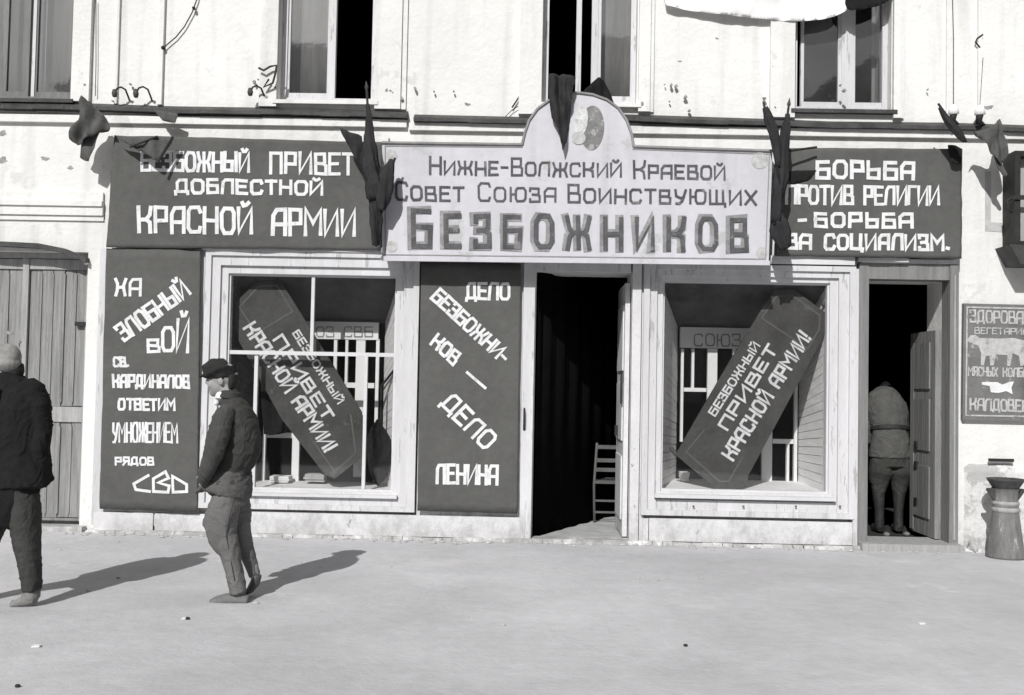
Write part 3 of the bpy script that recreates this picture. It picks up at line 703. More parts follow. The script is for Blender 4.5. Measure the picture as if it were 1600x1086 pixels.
diag([(1209, 453), (1240, 452), (1292, 490), (1292, 516), (1225, 640), (1160, 760), (1138, 766), (1122, 766), (1056, 711), (1069, 687), (1140, 565)], D+.1, 0, 0, 0,
     'dark slogan board leaning to the right inside the single paned shop window',
     [('БЕЗБОЖНЫЙ', (1117, 650), (1187, 541), (-10, -6.5), 2.7), ('ПРИВЕТ', (1136, 672), (1214, 546), (-13.5, -8.5), 4), ('КРАСНОЙ АРМИИ!', (1145, 719), (1267, 528), (-17, -11), 4.2)],
     [[(1213, 463), (1238, 462), (1281, 493), (1280, 514), (1262, 545), (1190, 497), (1213, 463)], [(1100, 672), (1072, 706), (1124, 752), (1138, 752), (1160, 715)]], None)
solo(MB().tube([U(1058, 712, D+.12), U(1048, 700, D+.14)], .02).tube([U(1286, 478, D+.11), U(1292, 470, D+.12)], .02), 'ribbon', FLAGL, 'short ribbon ends tied to both ends of the right slogan board', 'ribbon')

# ------------------------------------------------------------------ street banners
def banner(corners, Y, label, cat='banner', m_=BANNER, seed=0, amp=.009, seams=()):
    rnd = random.Random(seed); ph = [rnd.uniform(0, 6) for _ in range(6)]
    P = [U(x, y, Y) for x, y in corners]    # tl, tr, br, bl
    cx = sum(p.x for p in P)/4
    def surf(x, z):
        w_ = math.sin(3.1*x+ph[0]+.8*math.sin(2.2*z+ph[1]))+.6*math.sin(5.3*z+ph[2]+1.5*x)+.35*math.sin(11*x+4*z+ph[3])
        s = 0
        for sx in seams: s += .006*math.exp(-((x-sx)/.012)**2)
        return Y+amp*w_+s+.012*noise.noise(Vector((x*2.6+z*1.5+seed, z*2.2-x, seed)))+.005*noise.noise(Vector((x*9+z*6, z*3-x*3, seed+4)))
    base = Vector((cx, Y, min(p.z for p in P)))
    t = thing('banner', label, cat, base)
    nx, nz_ = 60, 30; mb = MB()
    for side in (0, 1):
        for j in range(nz_+1):
            for i in range(nx+1):
                u, v = i/nx, j/nz_
                p = P[3].lerp(P[2], u).lerp(P[0].lerp(P[1], u), v)
                ex = .006*noise.noise(Vector((u*9, v*9, seed))) if i in (0, nx) or j in (0, nz_) else 0
                mb.v.append((p.x+ex, surf(p.x, p.z)+side*.008, p.z+ex))
    n1 = (nx+1)*(nz_+1)
    for j in range(nz_):
        for i in range(nx):
            a = j*(nx+1)+i; mb.f.append((a, a+1, a+nx+2, a+nx+1)); mb.f.append((n1+a+nx+1, n1+a+nx+2, n1+a+1, n1+a))
    def edge(a, b): mb.f.append((a, a+n1, b+n1, b))
    for i in range(nx): edge(i, i+1); edge(nz_*(nx+1)+i+1, nz_*(nx+1)+i)
    for j in range(nz_): edge((j+1)*(nx+1), j*(nx+1)); edge(j*(nx+1)+nx, (j+1)*(nx+1)+nx)
    mb.build('cloth', m_, t, smooth=True)
    return t, surf, Y
def T(bn, txt, A, B, hv, th, gap=.3, cap=None): return text(txt, A, B, hv, th, LET, bn[0], bn[1], bn[2], gap, cap=cap)
b1 = banner([(178, 211), (600, 222), (594, 391), (165, 386)], D-.15, 'wide dark banner of three white lines over the six paned window', seed=1, seams=(PX(255), PX(402)))
T(b1, 'БЕЗБОЖНЫЙ', (222, 266), (389, 268), (0, -28), 5, .3); T(b1, 'ПРИВЕТ', (423, 270), (552, 271.5), (0, -31), 5.2, .3)
T(b1, 'ДОБЛЕСТНОЙ', (275, 301), (503, 304), (0, -20), 5, .35)
T(b1, 'КРАСНОЙ', (216, 362), (394, 364), (0, -38), 6.2, .3); T(b1, 'АРМИИ', (427, 366), (554, 367), (0, -39), 6.2, .3)
b2 = banner([(166, 388), (313, 391), (308, 801), (155, 795)], D-.12, 'tall dark banner of nine white lines, leftmost of the vertical ones', seed=2, amp=.004)
T(b2, 'HА', (181, 461), (219, 461), (0, -25), 4.6)
T(b2, 'ЗЛОБНЫЙ', (195, 533), (297, 459), (-15, -21), 4.8, .3)
T(b2, 'В', (231, 549), (248, 549), (0, -18), 5); T(b2, 'О', (254, 549), (271, 549), (0, -36), 5); T(b2, 'Й', (277, 549), (294, 549), (2, -50), 5)
T(b2, 'СВ.', (179, 572), (200, 572), (0, -13), 4)
T(b2, 'КАРДИНАЛОВ', (177, 604), (295, 606), (0, -18), 4, .34)
T(b2, 'ОТВЕТИМ', (185, 640), (273, 640), (0, -16), 4, .34)
T(b2, 'УМНОЖЕНИЕМ', (177, 690), (277, 691), (0, -29), 3.4, .34)
T(b2, 'РЯДОВ', (181, 726), (240, 726), (0, -11), 3.2, .34)
lines_px([[(232, 743), (209, 756), (212, 765), (234, 768)], [(240, 768), (240, 748), (259, 737), (264, 747), (248, 754), (265, 759), (263, 769), (240, 768)], [(270, 744), (292, 757), (292, 768), (271, 769), (270, 744)]],
         4.4, LET, b2[0], b2[1], b2[2])
b3 = banner([(658, 409), (814, 412), (808, 803), (652, 798)], D-.12, 'tall dark banner with slanting white lines between the left window and the open doorway', seed=3, amp=.003)
T(b3, 'ДЕЛО', (729, 467), (795, 468), (0, -24), 4.6)
T(b3, 'БЕЗБОЖНИ-', (674, 466), (784, 567), (14, -15), 4.4, .3)
T(b3, 'КОВ', (673, 538), (708, 570), (12, -16), 4.6)
lines_px([[(730, 582), (758, 606)]], 4.4, LET, b3[0], b3[1], b3[2])
T(b3, 'ДЕЛО', (688, 633), (757, 702), (19, -19), 5, .32)
T(b3, 'ЛЕНИНА', (683, 754), (777, 756), (0, -28), 5, .32)
b4 = banner([(1214, 231), (1504, 232), (1503, 404), (1211, 400)], D-.15, 'dark banner of four white lines over the right window and doorway', seed=4)
T(b4, 'БОРЬБА', (1276, 278), (1428, 279), (0, -25), 5.6, .38)
T(b4, 'ПРОТИВ', (1229, 318), (1331, 319), (0, -27), 4.8); T(b4, 'РЕЛИГИИ', (1351, 319), (1467, 319), (0, -27), 4.8)
T(b4, '-', (1248, 354), (1258, 354), (0, -22), 5); T(b4, 'БОРЬБА', (1273, 354), (1425, 355), (0, -20), 5.2, .42)
T(b4, 'ЗА', (1230, 388), (1266, 389), (0, -21), 5); T(b4, 'СОЦИАЛИЗМ.', (1289, 389), (1482, 390), (0, -22), 5, .34)

# ------------------------------------------------------------------ the big arched signboard
YS = D-.34
sg = thing('arched_signboard', 'large white signboard with rounded arch on top over the doorway', 'sign', U(900, 408, YS))
def pxs(l, Y=YS): return [(U(x, y, Y).x, U(x, y, Y).z) for x, y in l]
arch = [(990, 229), (987, 210), (979, 188), (966, 169), (948, 156), (926, 148), (903, 145), (880, 148), (858, 157), (840, 170), (827, 188), (820, 208), (816, 226)]
out = [(597, 405), (1201, 412), (1207, 236)]+arch+[(597, 223)]
MB().prism(pxs(out), YS, YS+.03).build('board', SIGNB, sg)
# frame behind that gives depth
MB().prism(pxs([(604, 402), (1195, 408), (1200, 242), (603, 230)]), YS+.031, YS+.3).build('box_frame', SIGNE, sg)
mbm = [(597, 405), (1201, 412)]
lines_px([[(602, 398), (1196, 405), (1202, 241), (989, 233)]], 1.6, SIGNE, sg, flat(YS), YS, 'painted_border')
lines_px([[(602, 398), (602, 228), (816, 230)]], 1.6, SIGNE, sg, flat(YS), YS, 'painted_border')
edge = MB(); ep = [Vector((x, YS-.006, z)) for x, z in pxs([(597, 223), (816, 226)])]
edge.tube(ep, .014, 6); edge.tube([Vector((x, YS-.006, z)) for x, z in pxs([(990, 229), (1207, 236)])], .014, 6)
edge.tube([Vector((x, YS-.006, z)) for x, z in pxs(arch)], .013, 6); edge.build('edge_moulding', SIGNE, sg)
MB().prism(pxs([(596, 401), (1202, 408), (1202, 415), (596, 408)]), YS-.03, YS-.001).build('bottom_moulding', SIGNB, sg)
ts = lambda txt, A, B, hv, th, **k: text(txt, A, B, hv, th, SIGNL, sg, flat(YS), YS, **k)
ts('Нижне-Волжский', (672, 272), (970, 276), (0, -26), 3.6, gap=.3); ts('Краевой', (991, 278), (1132, 280), (0, -26), 3.6, gap=.3)
ts('Совет', (619, 312), (724, 314), (0, -27), 3.8, gap=.32); ts('Союза', (748, 314), (868, 315), (0, -27), 3.5, gap=.34); ts('Воинствующих', (888, 316), (1181, 319), (0, -27), 3.7, gap=.32)
text('Безбожников', (643, 383), (1163, 390), (0, -55), 12, SIGNM, sg, flat(YS), YS, gap=.72, cap=.86, name='letter_shade')
text('Безбожников', (646, 384), (1166, 391), (0, -55), 6.8, SIGNL, sg, flat(YS), YS, gap=.72, cap=.86, k0=.006)
# painted emblem in the arch and pale roundels in corners
def disc(cx, cy, rx, ry, m_, name, k=.004, tilt=0):
    pts = []
    for i in range(28):
        a = 2*math.pi*i/28; x, y = rx*math.cos(a), ry*math.sin(a)
        q = U(cx+x*math.cos(tilt)-y*math.sin(tilt), cy+x*math.sin(tilt)+y*math.cos(tilt), YS); pts.append((q.x, q.z))
    MB().prism(pts, YS-k, YS-.0005).build(name, m_, sg)
EMB = mat('emblem_paint', .2, .3, 9, .8, 0, spots=(.42, 12, .55)); EMBL = mat('emblem_white', .62, .2, 9, .8, 0, spots=(.4, 14, .55)); EMBM = mat('faded_paint', .48, .25, 18, .8, 0)
disc(925, 200, 19, 35, EMB, 'emblem', .004, .05); disc(908, 190, 10, 24, EMBL, 'emblem', .006, .16); disc(904, 216, 11, 10, EMBM, 'emblem', .008)
disc(1187, 251, 13, 13, EMBM, 'corner_mark'); disc(1190, 395, 9, 9, EMBM, 'corner_mark'); disc(612, 243, 9, 9, EMBM, 'corner_mark'); disc(612, 385, 9, 9, EMBM, 'corner_mark')

# ------------------------------------------------------------------ trade sign and wall marks at the right
YT = D-.05
tr = thing('trade_sign', 'painted tin trade sign with animal and pointing hand, right of the narrow doorway', 'sign', U(1560, 657, YT))
MB().prism(pxs([(1506, 474), (1690, 478), (1690, 660), (1504, 656)], YT), YT, YT+.045).build('board', TRADE, tr)
RB = MB()
lines_px([[(1511, 480), (1684, 484), (1684, 652), (1509, 649), (1511, 480)]], 2.4, TRADEL, tr, flat(YT), YT, 'painted_border')
text('ЗДОРОВАЯ', (1516, 503), (1610, 506), (0, -18), 2.8, TRADEL, tr, flat(YT), YT)
text('ВЕГЕТАРИАН', (1523, 521), (1616, 523), (0, -9), 1.7, TRADEL, tr, flat(YT), YT)
MB().prism(pxs([(1510, 532), (1516, 524), (1524, 523), (1530, 528), (1560, 529), (1584, 528), (1600, 532), (1612, 540), (1604, 560), (1598, 572), (1594, 572), (1592, 556), (1582, 552), (1578, 572), (1573, 572), (1574, 555), (1556, 554), (1552, 571), (1547, 571), (1546, 556), (1540, 556), (1537, 571), (1532, 571), (1533, 552), (1528, 540), (1518, 537)], YT), YT-.004, YT-.0005).build('animal_picture', TRADEL, tr)
text('МЯСНЫХ', (1513, 586), (1558, 588), (0, -13), 2.4, TRADEL, tr, flat(YT), YT); text('КОЛБАС', (1567, 588), (1614, 589), (0, -13), 2.4, TRADEL, tr, flat(YT), YT)
MB().prism(pxs([(1534, 597), (1558, 597), (1566, 601), (1576, 597), (1584, 596), (1580, 606), (1582, 616), (1572, 611), (1560, 614), (1548, 613), (1546, 603), (1534, 601)], YT), YT-.004, YT-.0005).build('pointing_hand', LET, tr)
text('КАЛДОВЕН', (1516, 640), (1606, 643), (0, -17), 3, TRADEL, tr, flat(YT), YT)
pm = mat('faded_wall_paint', .5, .15, 10, .9, 0)
MB().prism(pxs([(1539, 268), (1548, 268), (1548, 347), (1574, 349), (1575, 363), (1539, 361)], D), D-.004, D-.0005).build('painted_mark', pm, bld)
# lantern-like wall case at the right edge
lc = thing('wall_showcase', 'dark framed glazed wall case on iron bracket at the far right edge', 'showcase', U(1610, 415, D-.2))
q = RC(1582, 238, 1680, 385, D-.2)
MB().ring(q[0], q[1], q[2], q[3], (.05, .05, .04, .05), D-.25, D-.0).build('frame', IRON, lc)
MB().box(q[0]+.052, q[1]-.052, D-.14, D-.001, q[2]+.042, q[3]-.052).build('back_board', GATEL, lc)
MB().box(q[0]-.04, q[1], D-.27, D-.251, q[2]+.42, q[2]+.46).build('cross_bar', IRON, lc)
MB().tube([(q[0]-.03, D-.26, q[2]+.44), (q[0]-.075, D-.26, q[2]+.41), (q[0]-.07, D-.26, q[2]+.33), (q[0]-.03, D-.26, q[2]+.3)], .012).build('hook', IRON, lc, smooth=True)
MB().prism([(q[0]-.07, q[2]-.002), (q[1], q[2]-.002), (q[1], q[2]-.18), (q[0]+.03, q[2]-.18)], D-.3, D-.0).build('bottom_tray', METAL, lc)

# ------------------------------------------------------------------ flags on the facade
def spear(p0, p1, r0, r1, mb): mb.tube([p0, p0.lerp(p1, .5), p1], [r0, (r0+r1)/2, r1], 8)
def furled(label, px_pts, Y, pole, m_=FLAG, seg=18, ridge=.3, tip=True, group=None):
    """flag wound about its pole: px_pts (px,py,half width px)"""
    t = thing('flag', label, 'flag', U(pole[0][0], pole[0][1], Y), group)
    mb = MB(); a, b = U(*pole[0], Y), U(*pole[1], Y); mb.tube([a, b], .011, 8); mb.build('pole', IRON, t, smooth=True)
    mb = MB(); path = []
    rr = [(U(x, y, Y), w/165, w/165*.7) for x, y, w in px_pts]
    for (p, q) in zip(rr[:-1], rr[1:]):
        for i in range(4): f = i/4; path.append((p[0].lerp(q[0], f), p[1]+(q[1]-p[1])*f, p[2]+(q[2]-p[2])*f))
    path.append(rr[-1])
    mb.loft(path, seg, True)
    for i, v in enumerate(mb.v[:len(path)*seg]):
        c, ra, rb = path[i//seg]; k = i % seg; f = 1+ridge*math.sin(k*2*math.pi/seg*5+(i//seg)*.35)+.25*noise.noise(Vector(v)*14)
        vv = c+(Vector(v)-c)*f; mb.v[i] = tuple(vv)
    mb.build('furled_cloth', m_, t, smooth=True)
    if tip:
        q = b; d = (b-a).normalized(); MB().tube([q, q+d*.03, q+d*.09], [.008, .018, .002], 8).build('finial', METAL, t)
    return t
GF = 'red-cloth flags fixed along the facade'
GF = 'dark flags fixed along the facade'
furled('tall furled dark flag standing upright left of the arched signboard', [(574, 162, 2), (577, 180, 4), (577, 205, 6), (578, 235, 9), (580, 262, 12), (583, 285, 11), (585, 310, 9)], D-.5, ((588, 385), (573, 142)), group=GF)
furled('bunched dark flag drooping beside the left end of the arched signboard', [(590, 262, 9), (589, 290, 13), (588, 320, 9), (587, 350, 8), (587, 383, 5)], D-.46, ((592, 372), (589, 255)), tip=False, group=GF)
furled('short dark flag slanting over the left corner of the signboard', [(612, 249, 3), (607, 268, 8), (602, 290, 12), (598, 315, 9), (597, 328, 4)], D-.52, ((596, 325), (617, 247)), FLAG, tip=False, group=GF)
slab([(531, 199), (546, 206), (566, 214), (568, 262), (556, 250), (545, 228), (533, 207)], D-.42, .006, FLAG, 'flag', 'ragged dark flag tail left of the tall furled flag', 'flag', .02, 30, GF)
furled('left one of two crossed furled flags right of the signboard', [(1195, 168, 3), (1201, 185, 6), (1208, 205, 7), (1214, 226, 5), (1216, 260, 4)], D-.5, ((1222, 300), (1193, 160)), tip=False, group=GF)
furled('right one of two crossed furled flags, hanging long over the right banner end', [(1231, 178, 3), (1228, 205, 6), (1223, 240, 8), (1219, 275, 10), (1215, 310, 7), (1213, 345, 6)], D-.47, ((1210, 350), (1232, 168)), group=GF)
furled('bunched dark cloth hanging low at the right end of the signboard', [(1214, 335, 7), (1218, 350, 12), (1220, 370, 12), (1226, 388, 8)], D-.44, ((1216, 395), (1214, 330)), tip=False, group=GF)
slab([(1198, 165), (1207, 180), (1214, 205), (1221, 228), (1210, 225), (1200, 200), (1194, 180)], D-.46, .006, FLAG, 'flag', 'narrow pointed flag end left of the crossed flags', 'flag', .015, 30, GF)
slab([(132, 152), (146, 168), (160, 178), (170, 200), (150, 212), (138, 216), (120, 226), (107, 216), (112, 196), (122, 182)], D-.3, .006, FLAGL, 'flag', 'wind-blown dark flag hanging at the left edge of the wide banner', 'flag', .04, 22, GF)
slab([(128, 216), (160, 200), (150, 224), (138, 252), (124, 246)], D-.26, .006, FLAGL, 'flag', 'faded tail of flag hanging below the blown flag at left', 'flag', .015, 24, GF)
slab([(242, 172), (278, 178), (274, 192), (255, 189)], D-.16, .006, FLAGL, 'scrap_and_shadow', 'small grey cloth scrap on the ledge over the left banner', 'cloth', .01, 24)
ft = thing('flag', 'torn flag on a broken stick hanging over the first words of the wide banner', 'flag', U(245, 254, D-.3), GF)
slab([(180, 213), (268, 216), (262, 232), (246, 252), (225, 240), (204, 228)], D-.28, .005, FLAGL, 'cloth', None, None, .015, 26, parent=ft)
MB().tube([U(246, 254, D-.32), U(270, 214, D-.3)], .014).tube([U(203, 230, D-.31), U(246, 213, D-.3)], .01).build('stick', IRON, ft)
slab([(857, 118), (880, 116), (899, 122), (893, 150), (890, 190), (886, 216), (879, 236), (873, 204), (862, 184), (858, 150)], D-.4, .008, FLAG, 'flag', 'long dark flag hanging from the window across the arch of the signboard', 'flag', .03, 34, GF)
slab([(935, 122), (945, 128), (955, 148), (961, 172), (948, 166), (925, 154), (908, 148), (915, 138)], D-.25, .008, COAT, 'flag', 'black flag corner poking up behind the arch of the signboard', 'flag', .02, 30, GF)
furled('thin furled flag slanting down to the top corner of the right banner', [(1468, 168, 2), (1480, 188, 5), (1494, 205, 6), (1508, 221, 3)], D-.4, ((1510, 222), (1466, 162)), FLAG, tip=False, group=GF)
slab([(1565, 184), (1572, 212), (1576, 240), (1564, 258), (1548, 240), (1532, 214), (1520, 206), (1545, 200)], D-.35, .006, FLAGL, 'flag', 'large grey flag hanging at the right, past the end of the right banner', 'flag', .035, 26, GF)
slab([(1550, 236), (1564, 250), (1574, 272), (1570, 276), (1558, 262)], D-.33, .006, FLAGL, 'flag', 'faded pointed flag tail at the foot of the right hand flag', 'flag', .01, 26, GF)
slab([(1482, 226), (1503, 232), (1502, 256), (1487, 254)], D-.2, .006, COAT, 'flag', 'black flag corner hanging on the top right corner of the right banner', 'flag', .01, 26, GF)
slab([(1232, 268), (1276, 266), (1262, 282), (1236, 288)], D-.17, .003, COAT, 'scrap_and_shadow', 'black sheet imitating a flag shadow on the right banner beside the crossed flags', 'cloth', .004, 26)  # thin black sheet in place of the flag's cast shadow
solo(MB().tube([U(1232, 236, D-.3), U(1276, 230, D-.24)], .011), 'flag_stick', IRON, 'bare stick lying across the top left corner of the right banner', 'stick')

# ------------------------------------------------------------------ insulators, hooks, wires, small bits on the wall
def hook(px, py, s, label, mir=1, Y=D-.02):
    t = thing('insulator_hook', label, 'hook', U(px, py+14*s, Y), 'insulator hooks over the banners')
    q = lambda a, b, dy: U(px+a*s*mir, py+b*s, Y-dy)
    MB().tube([q(16, 14, -.02), q(14, 8, .04), q(10, -2, .09), q(3, -6, .11), q(-3, -4, .12), q(-6, 2, .12)], .009, 7).build('arm', IRON, t, smooth=True)
    MB().tube([q(-7, -2, .12), q(-7, 4, .12), q(-7, 9, .12)], [.018, .028, .02], 10).build('insulator', METAL, t, smooth=True)
hook(186, 142, 1, 'leftmost insulator hook above the wide banner'); hook(220, 142, 1.1, 'second insulator hook from the left above the wide banner')
hook(398, 140, 1, 'insulator hook just left of the half open window', 1)
b = MB(); sc_ = [(404, 106), (412, 110), (422, 104), (432, 102), (430, 116), (426, 130), (412, 136), (420, 124)]
solo(b.tube([U(x, y, D-.1) for x, y in sc_], .011, 6), 'scroll_bracket', IRON, 'curled iron bracket on the wall left of the half open window', 'bracket')
for px, py, lb in ((1490, 183, 'white topped insulator at the upper right, left one of the pair'), (1531, 184, 'white topped insulator at the upper right, right one of the pair')):
    t = thing('insulator', lb, 'insulator', U(px, py+12, D-.14), 'porcelain insulators at the upper right')
    MB().tube([U(px, py-18, D-.14), U(px, py-12, D-.14), U(px, py-5, D-.14)], [.03, .045, .05], 12).build('cap', PORC, t, smooth=True)
    MB().tube([U(px, py-5, D-.14), U(px-2, py+6, D-.14), U(px+8, py+12, D-.02)], [.035, .03, .012], 10).build('stem', IRON, t, smooth=True)
def wire(pts, r, label, Y=D-.03):
    return solo(MB().tube([U(x, y, Y) for x, y in pts], r, 5), 'wire', IRON, label, 'wire')
wire([(256, 75), (262, 69), (275, 58), (288, 42), (300, 20), (308, -2), (313, -40)], .006, 'thin black wire curving up the wall right of the far left window')
wire([(254, 76), (252, 120), (252, 168)], .003, 'thin vertical wire from the wall peg down to the ledge')
wire([(1490, 165), (1490, 60), (1488, -30)], .003, 'thin vertical wire rising from the left porcelain insulator')
wire([(1531, 165), (1534, 120), (1536, 90)], .003, 'thin vertical wire rising from the right porcelain insulator')
wire([(1536, 54), (1527, 60), (1524, 66), (1531, 74)], .008, 'short hooked wire end on the wall at the upper right')
wire([(150, 0), (150, 100), (149, 150)], .004, 'vertical wire beside the far left window')
wire([(1232, 104), (1233, 130), (1230, 158)], .012, 'short dark cable piece left of the right upper window')
wire([(800, 168), (812, 150), (830, 133), (832, 150), (822, 160)], .008, 'bent wire clamp on the wall left of the window over the arch')
wire([(820, 160), (800, 172), (790, 182)], .004, 'slack wire by the window over the arch')
solo(MB().sphere(U(255, 75, D-.03), .02, .03, .02, 8, 6), 'wall_peg', IRON, 'small black peg where the thin wire meets the wall', 'peg')
solo(MB().sphere(U(303, 13, D-.04), .017, .03, .017, 8, 6), 'wall_peg', IRON, 'small black peg on the curving wire near the top', 'peg')
# plaster damage: small chips along the ledge
ch = MB(); rr = random.Random(3)
for i in range(26):
    px = rr.choice([rr.uniform(600, 720), rr.uniform(1000, 1080), rr.uniform(1180, 1480), rr.uniform(390, 440), rr.uniform(130, 260)]); py = rr.uniform(120, 168)+ (px/1600)*18
    q = U(px, py, D); s = rr.uniform(.006, .02)
    pts = [(q.x+s*rr.uniform(.5, 1.3)*math.cos(a), q.z+s*rr.uniform(.5, 1.2)*math.sin(a)) for a in [k*math.pi/3.5 for k in range(7)]]
    ch.prism(pts, D-.054, D-.0535+.03)
o = ch.build('plaster_chips', mat('bare_mortar', .28, .3, 20, .95, .2), bld); o['kind'] = 'stuff'

mk = MB()
for px, py, s_ in ((4, 208, .03), (4, 250, .035), (70, 248, .028), (14, 520, .02), (1120, 60, .012), (1062, 96, .014), (1545, 168, .03), (730, 163, .02), (722, 235, .0), (110, 262, .02)):
    q = U(px, py, D)
    if s_: mk.prism([(q.x+s_*(1.4+.5*math.sin(a*3+px))*math.cos(a), q.z+s_*(.8+.3*math.cos(a*2+px))*math.sin(a)) for a in [k*math.pi/6 for k in range(12)]], D-.0015, D+.02)
o = mk.build('plaster_holes', mat('bare_mortar_dark', .3, .3, 20, .95, .2), bld); o['kind'] = 'stuff'
# ------------------------------------------------------------------ inside the left doorway: black sheet added for the dark, painted sun patch, chair
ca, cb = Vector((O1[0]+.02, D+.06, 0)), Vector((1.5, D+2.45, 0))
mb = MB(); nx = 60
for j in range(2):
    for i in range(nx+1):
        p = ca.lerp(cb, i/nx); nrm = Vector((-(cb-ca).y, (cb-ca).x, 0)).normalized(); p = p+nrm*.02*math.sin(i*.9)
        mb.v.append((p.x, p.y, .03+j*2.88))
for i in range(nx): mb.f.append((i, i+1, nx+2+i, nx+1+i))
o = solo(mb, 'doorway_dark_sheet', BLACKC, 'black sheet added for the darkness inside the middle doorway', 'curtain', None, True)  # added sheet, stands in for the unlit room behind the door
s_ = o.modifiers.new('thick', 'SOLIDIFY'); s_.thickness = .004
MB().prism_z([(O1[0]+.03, D+.02), (O1[1]-.02, D+.02), (1.2, D+2.2), (1.2, D+2.0)], .0255, .03).build('painted_sun_patch', FLOORM, bld)  # pool of sunlight laid on the floor as a pale piece
MB().box(O1[0]-.0, O1[1]+.0, D-.12, D+.04, 0, .04).build('doorstep', PLASTER_LOW, bld)
yc = 10.85
cx = U(929, 800, yc).x
c = thing('chair', 'wooden slat back chair inside the middle doorway behind the open door', 'chair', (cx+.19, yc+.2, .03))
zt = U(929, 692, yc).z
leg = lambda x, y, h, rk=0: MB().tube([(x, y, .03), (x-.01, y-.0, .42), (x+.012, y-rk, h)], .014, 8)
leg(cx, yc, zt, .03).build('leg', GATEDK, c, smooth=True); leg(cx+.38, yc, zt, .03).build('leg', GATEDK, c, smooth=True)
leg(cx+.02, yc+.38, .44).build('leg', GATEDK, c, smooth=True); leg(cx+.36, yc+.38, .44).build('leg', GATEDK, c, smooth=True)
for k, zz in enumerate((zt-.06, zt-.2, zt-.3)): MB().box(cx, cx+.38, yc-.035+.01*k, yc-.02+.01*k, zz, zz+.04).build('slat', GATEDK, c)
MB().box(cx-.01, cx+.39, yc-.02, yc+.4, .44, .47).build('seat', GATEDK, c)
for zz in (.13, .25): MB().box(cx, cx+.38, yc-.01, yc+.01, zz, zz+.02).build('stretcher', GATEDK, c)
# papers on the floor by the soldier
for px, py, s, lb in ((1384, 824, .03, 'white crumpled paper on the floor between the soldier\'s boots'), (1418, 824, .03, 'grey crumpled paper on the floor right of the soldier\'s boots')):
    q = U(px, py, D+.55); solo(lump(q.x, q.y, .06, s, s, s*.7, px, 16, 12), 'crumpled_paper', ZINC, lb, 'paper', 'crumpled papers on the floor of the right doorway')

# ------------------------------------------------------------------ street litter urn and stones at right
q = G(1571, 871)
ur = thing('street_urn', 'tall flared metal urn on the pavement at the right edge', 'urn', q)
sc1 = q.y/F
def lathe(prof, seg=28, name='body', m_=ZINC, folds=0):
    mb = MB(); n = len(prof)
    for (r, z) in prof:
        for k in range(seg):
            a = 2*math.pi*k/seg; mb.v.append((q.x+r*math.cos(a), q.y+r*math.sin(a), z))
    for i in range(n-1):
        for k in range(seg): mb.f.append((i*seg+k, i*seg+(k+1) % seg, (i+1)*seg+(k+1) % seg, (i+1)*seg+k))
    return mb.build(name, m_, ur, smooth=True)
lathe([(0, 0), (.165, 0), (.165, .02), (.15, .1), (.13, .25), (.112, .4), (.108, .42), (.108, .5), (.1, .52), (.105, .6), (.12, .62)])
lathe([(.113, .41), (.12, .42), (.12, .44), (.113, .45)], name='band', m_=GATEL); lathe([(.108, .47), (.116, .48), (.116, .495), (.108, .505)], name='band', m_=GATEL)
lathe([(.1, .6), (.11, .62), (.155, .69), (.16, .705), (.145, .705), (.09, .6)], name='rim', m_=METAL)
for s in (-1, 1):
    MB().prism([(q.x+s*.1, .5), (q.x+s*.17, .6), (q.x+s*.165, .615), (q.x+s*.1, .62)], q.y-.015, q.y+.015).build('lug', METAL, ur)
for px, py, s, lb in ((1507, 838, .07, 'pale rough stone lump at the foot of the right door post'),):
    p = G(px, 858); solo(lump(p.x, D-.1, .045, .05, .05, .05, 4, 16, 12), 'stone', PORC if False else STONE, lb, 'stone', None, True)
solo(MB().box(PX(1541), PX(1580), D-.06, D-.045, PZ(721, 1560), PZ(716, 1560)), 'wall_staple', IRON, 'iron staple in the rough plaster under the trade sign', 'staple')
# broken edge of pavement along the shopfront, stones
ed = MB(); rr = random.Random(5)
for i in range(230):
    x = rr.uniform(-4.2, 4.6); y = D-.12-abs(rr.gauss(0, .09)); s = rr.uniform(.006, .022)
    if rr.random() < .15: y = D-rr.uniform(.2, 3.5); s *= .7
    bb = lump(x, y, s*.3, s*1.4, s, s*.6, i, 7, 4); ed.add(bb.v, bb.f)
o = ed.build('gravel', STONE); tag(o, 'small stones and crumbled mortar along the foot of the shopfront', 'gravel', kind='stuff')
cr = MB(); nseg = 90
for i in range(nseg):
    xa = -3.95+8.35*i/nseg; xb = xa+8.35/nseg*.97
    h = .03+.02*noise.noise(Vector((xa*2, 1, 0))); w_ = .16+.05*noise.noise(Vector((xa*3, 7, 0)))
    cr.add([(xa, D-w_, 0.001), (xb, D-w_, .001), (xb, D-w_+.03, h), (xa, D-w_+.03, h), (xb, D, h), (xa, D, h)], [(0, 1, 2, 3), (3, 2, 4, 5)])
cr.build('footing', PLASTER_LOW, bld)
for (x_, y_, lb) in ((293, 968, 'small dark pebble on the pavement in front of the capped man'), (27, 1074, 'small dark pebble at the bottom left of the pavement'), (1071, 1010, 'small dark pebble on the pavement, lower right of centre')):
    p = G(x_, y_); solo(lump(p.x, p.y, .006, .013, .01, .008, x_, 10, 7), 'pebble', IRON, lb, 'pebble', 'dark pebbles on the pavement')
for (a_, b_, lb) in (((1434, 975), (1447, 977), 'white scrap of paper lying on the pavement at the right'), ((286, 967), (289, 969), 'tiny white paper scrap beside the pebble in front of the capped man'), ((54, 1010), (60, 1013), 'white paper scrap on the pavement at the lower left'), ((660, 839), (683, 845), 'white plaster fragment by the foot of the middle banner')):
    p, r_ = G(*a_), G(*b_); solo(MB().prism_z([(p.x, p.y), (p.x, r_.y), (r_.x, r_.y+.01), (r_.x, p.y)] , .002, .012), 'paper_scrap', SHIRT, lb, 'paper', 'paper scraps on the pavement')

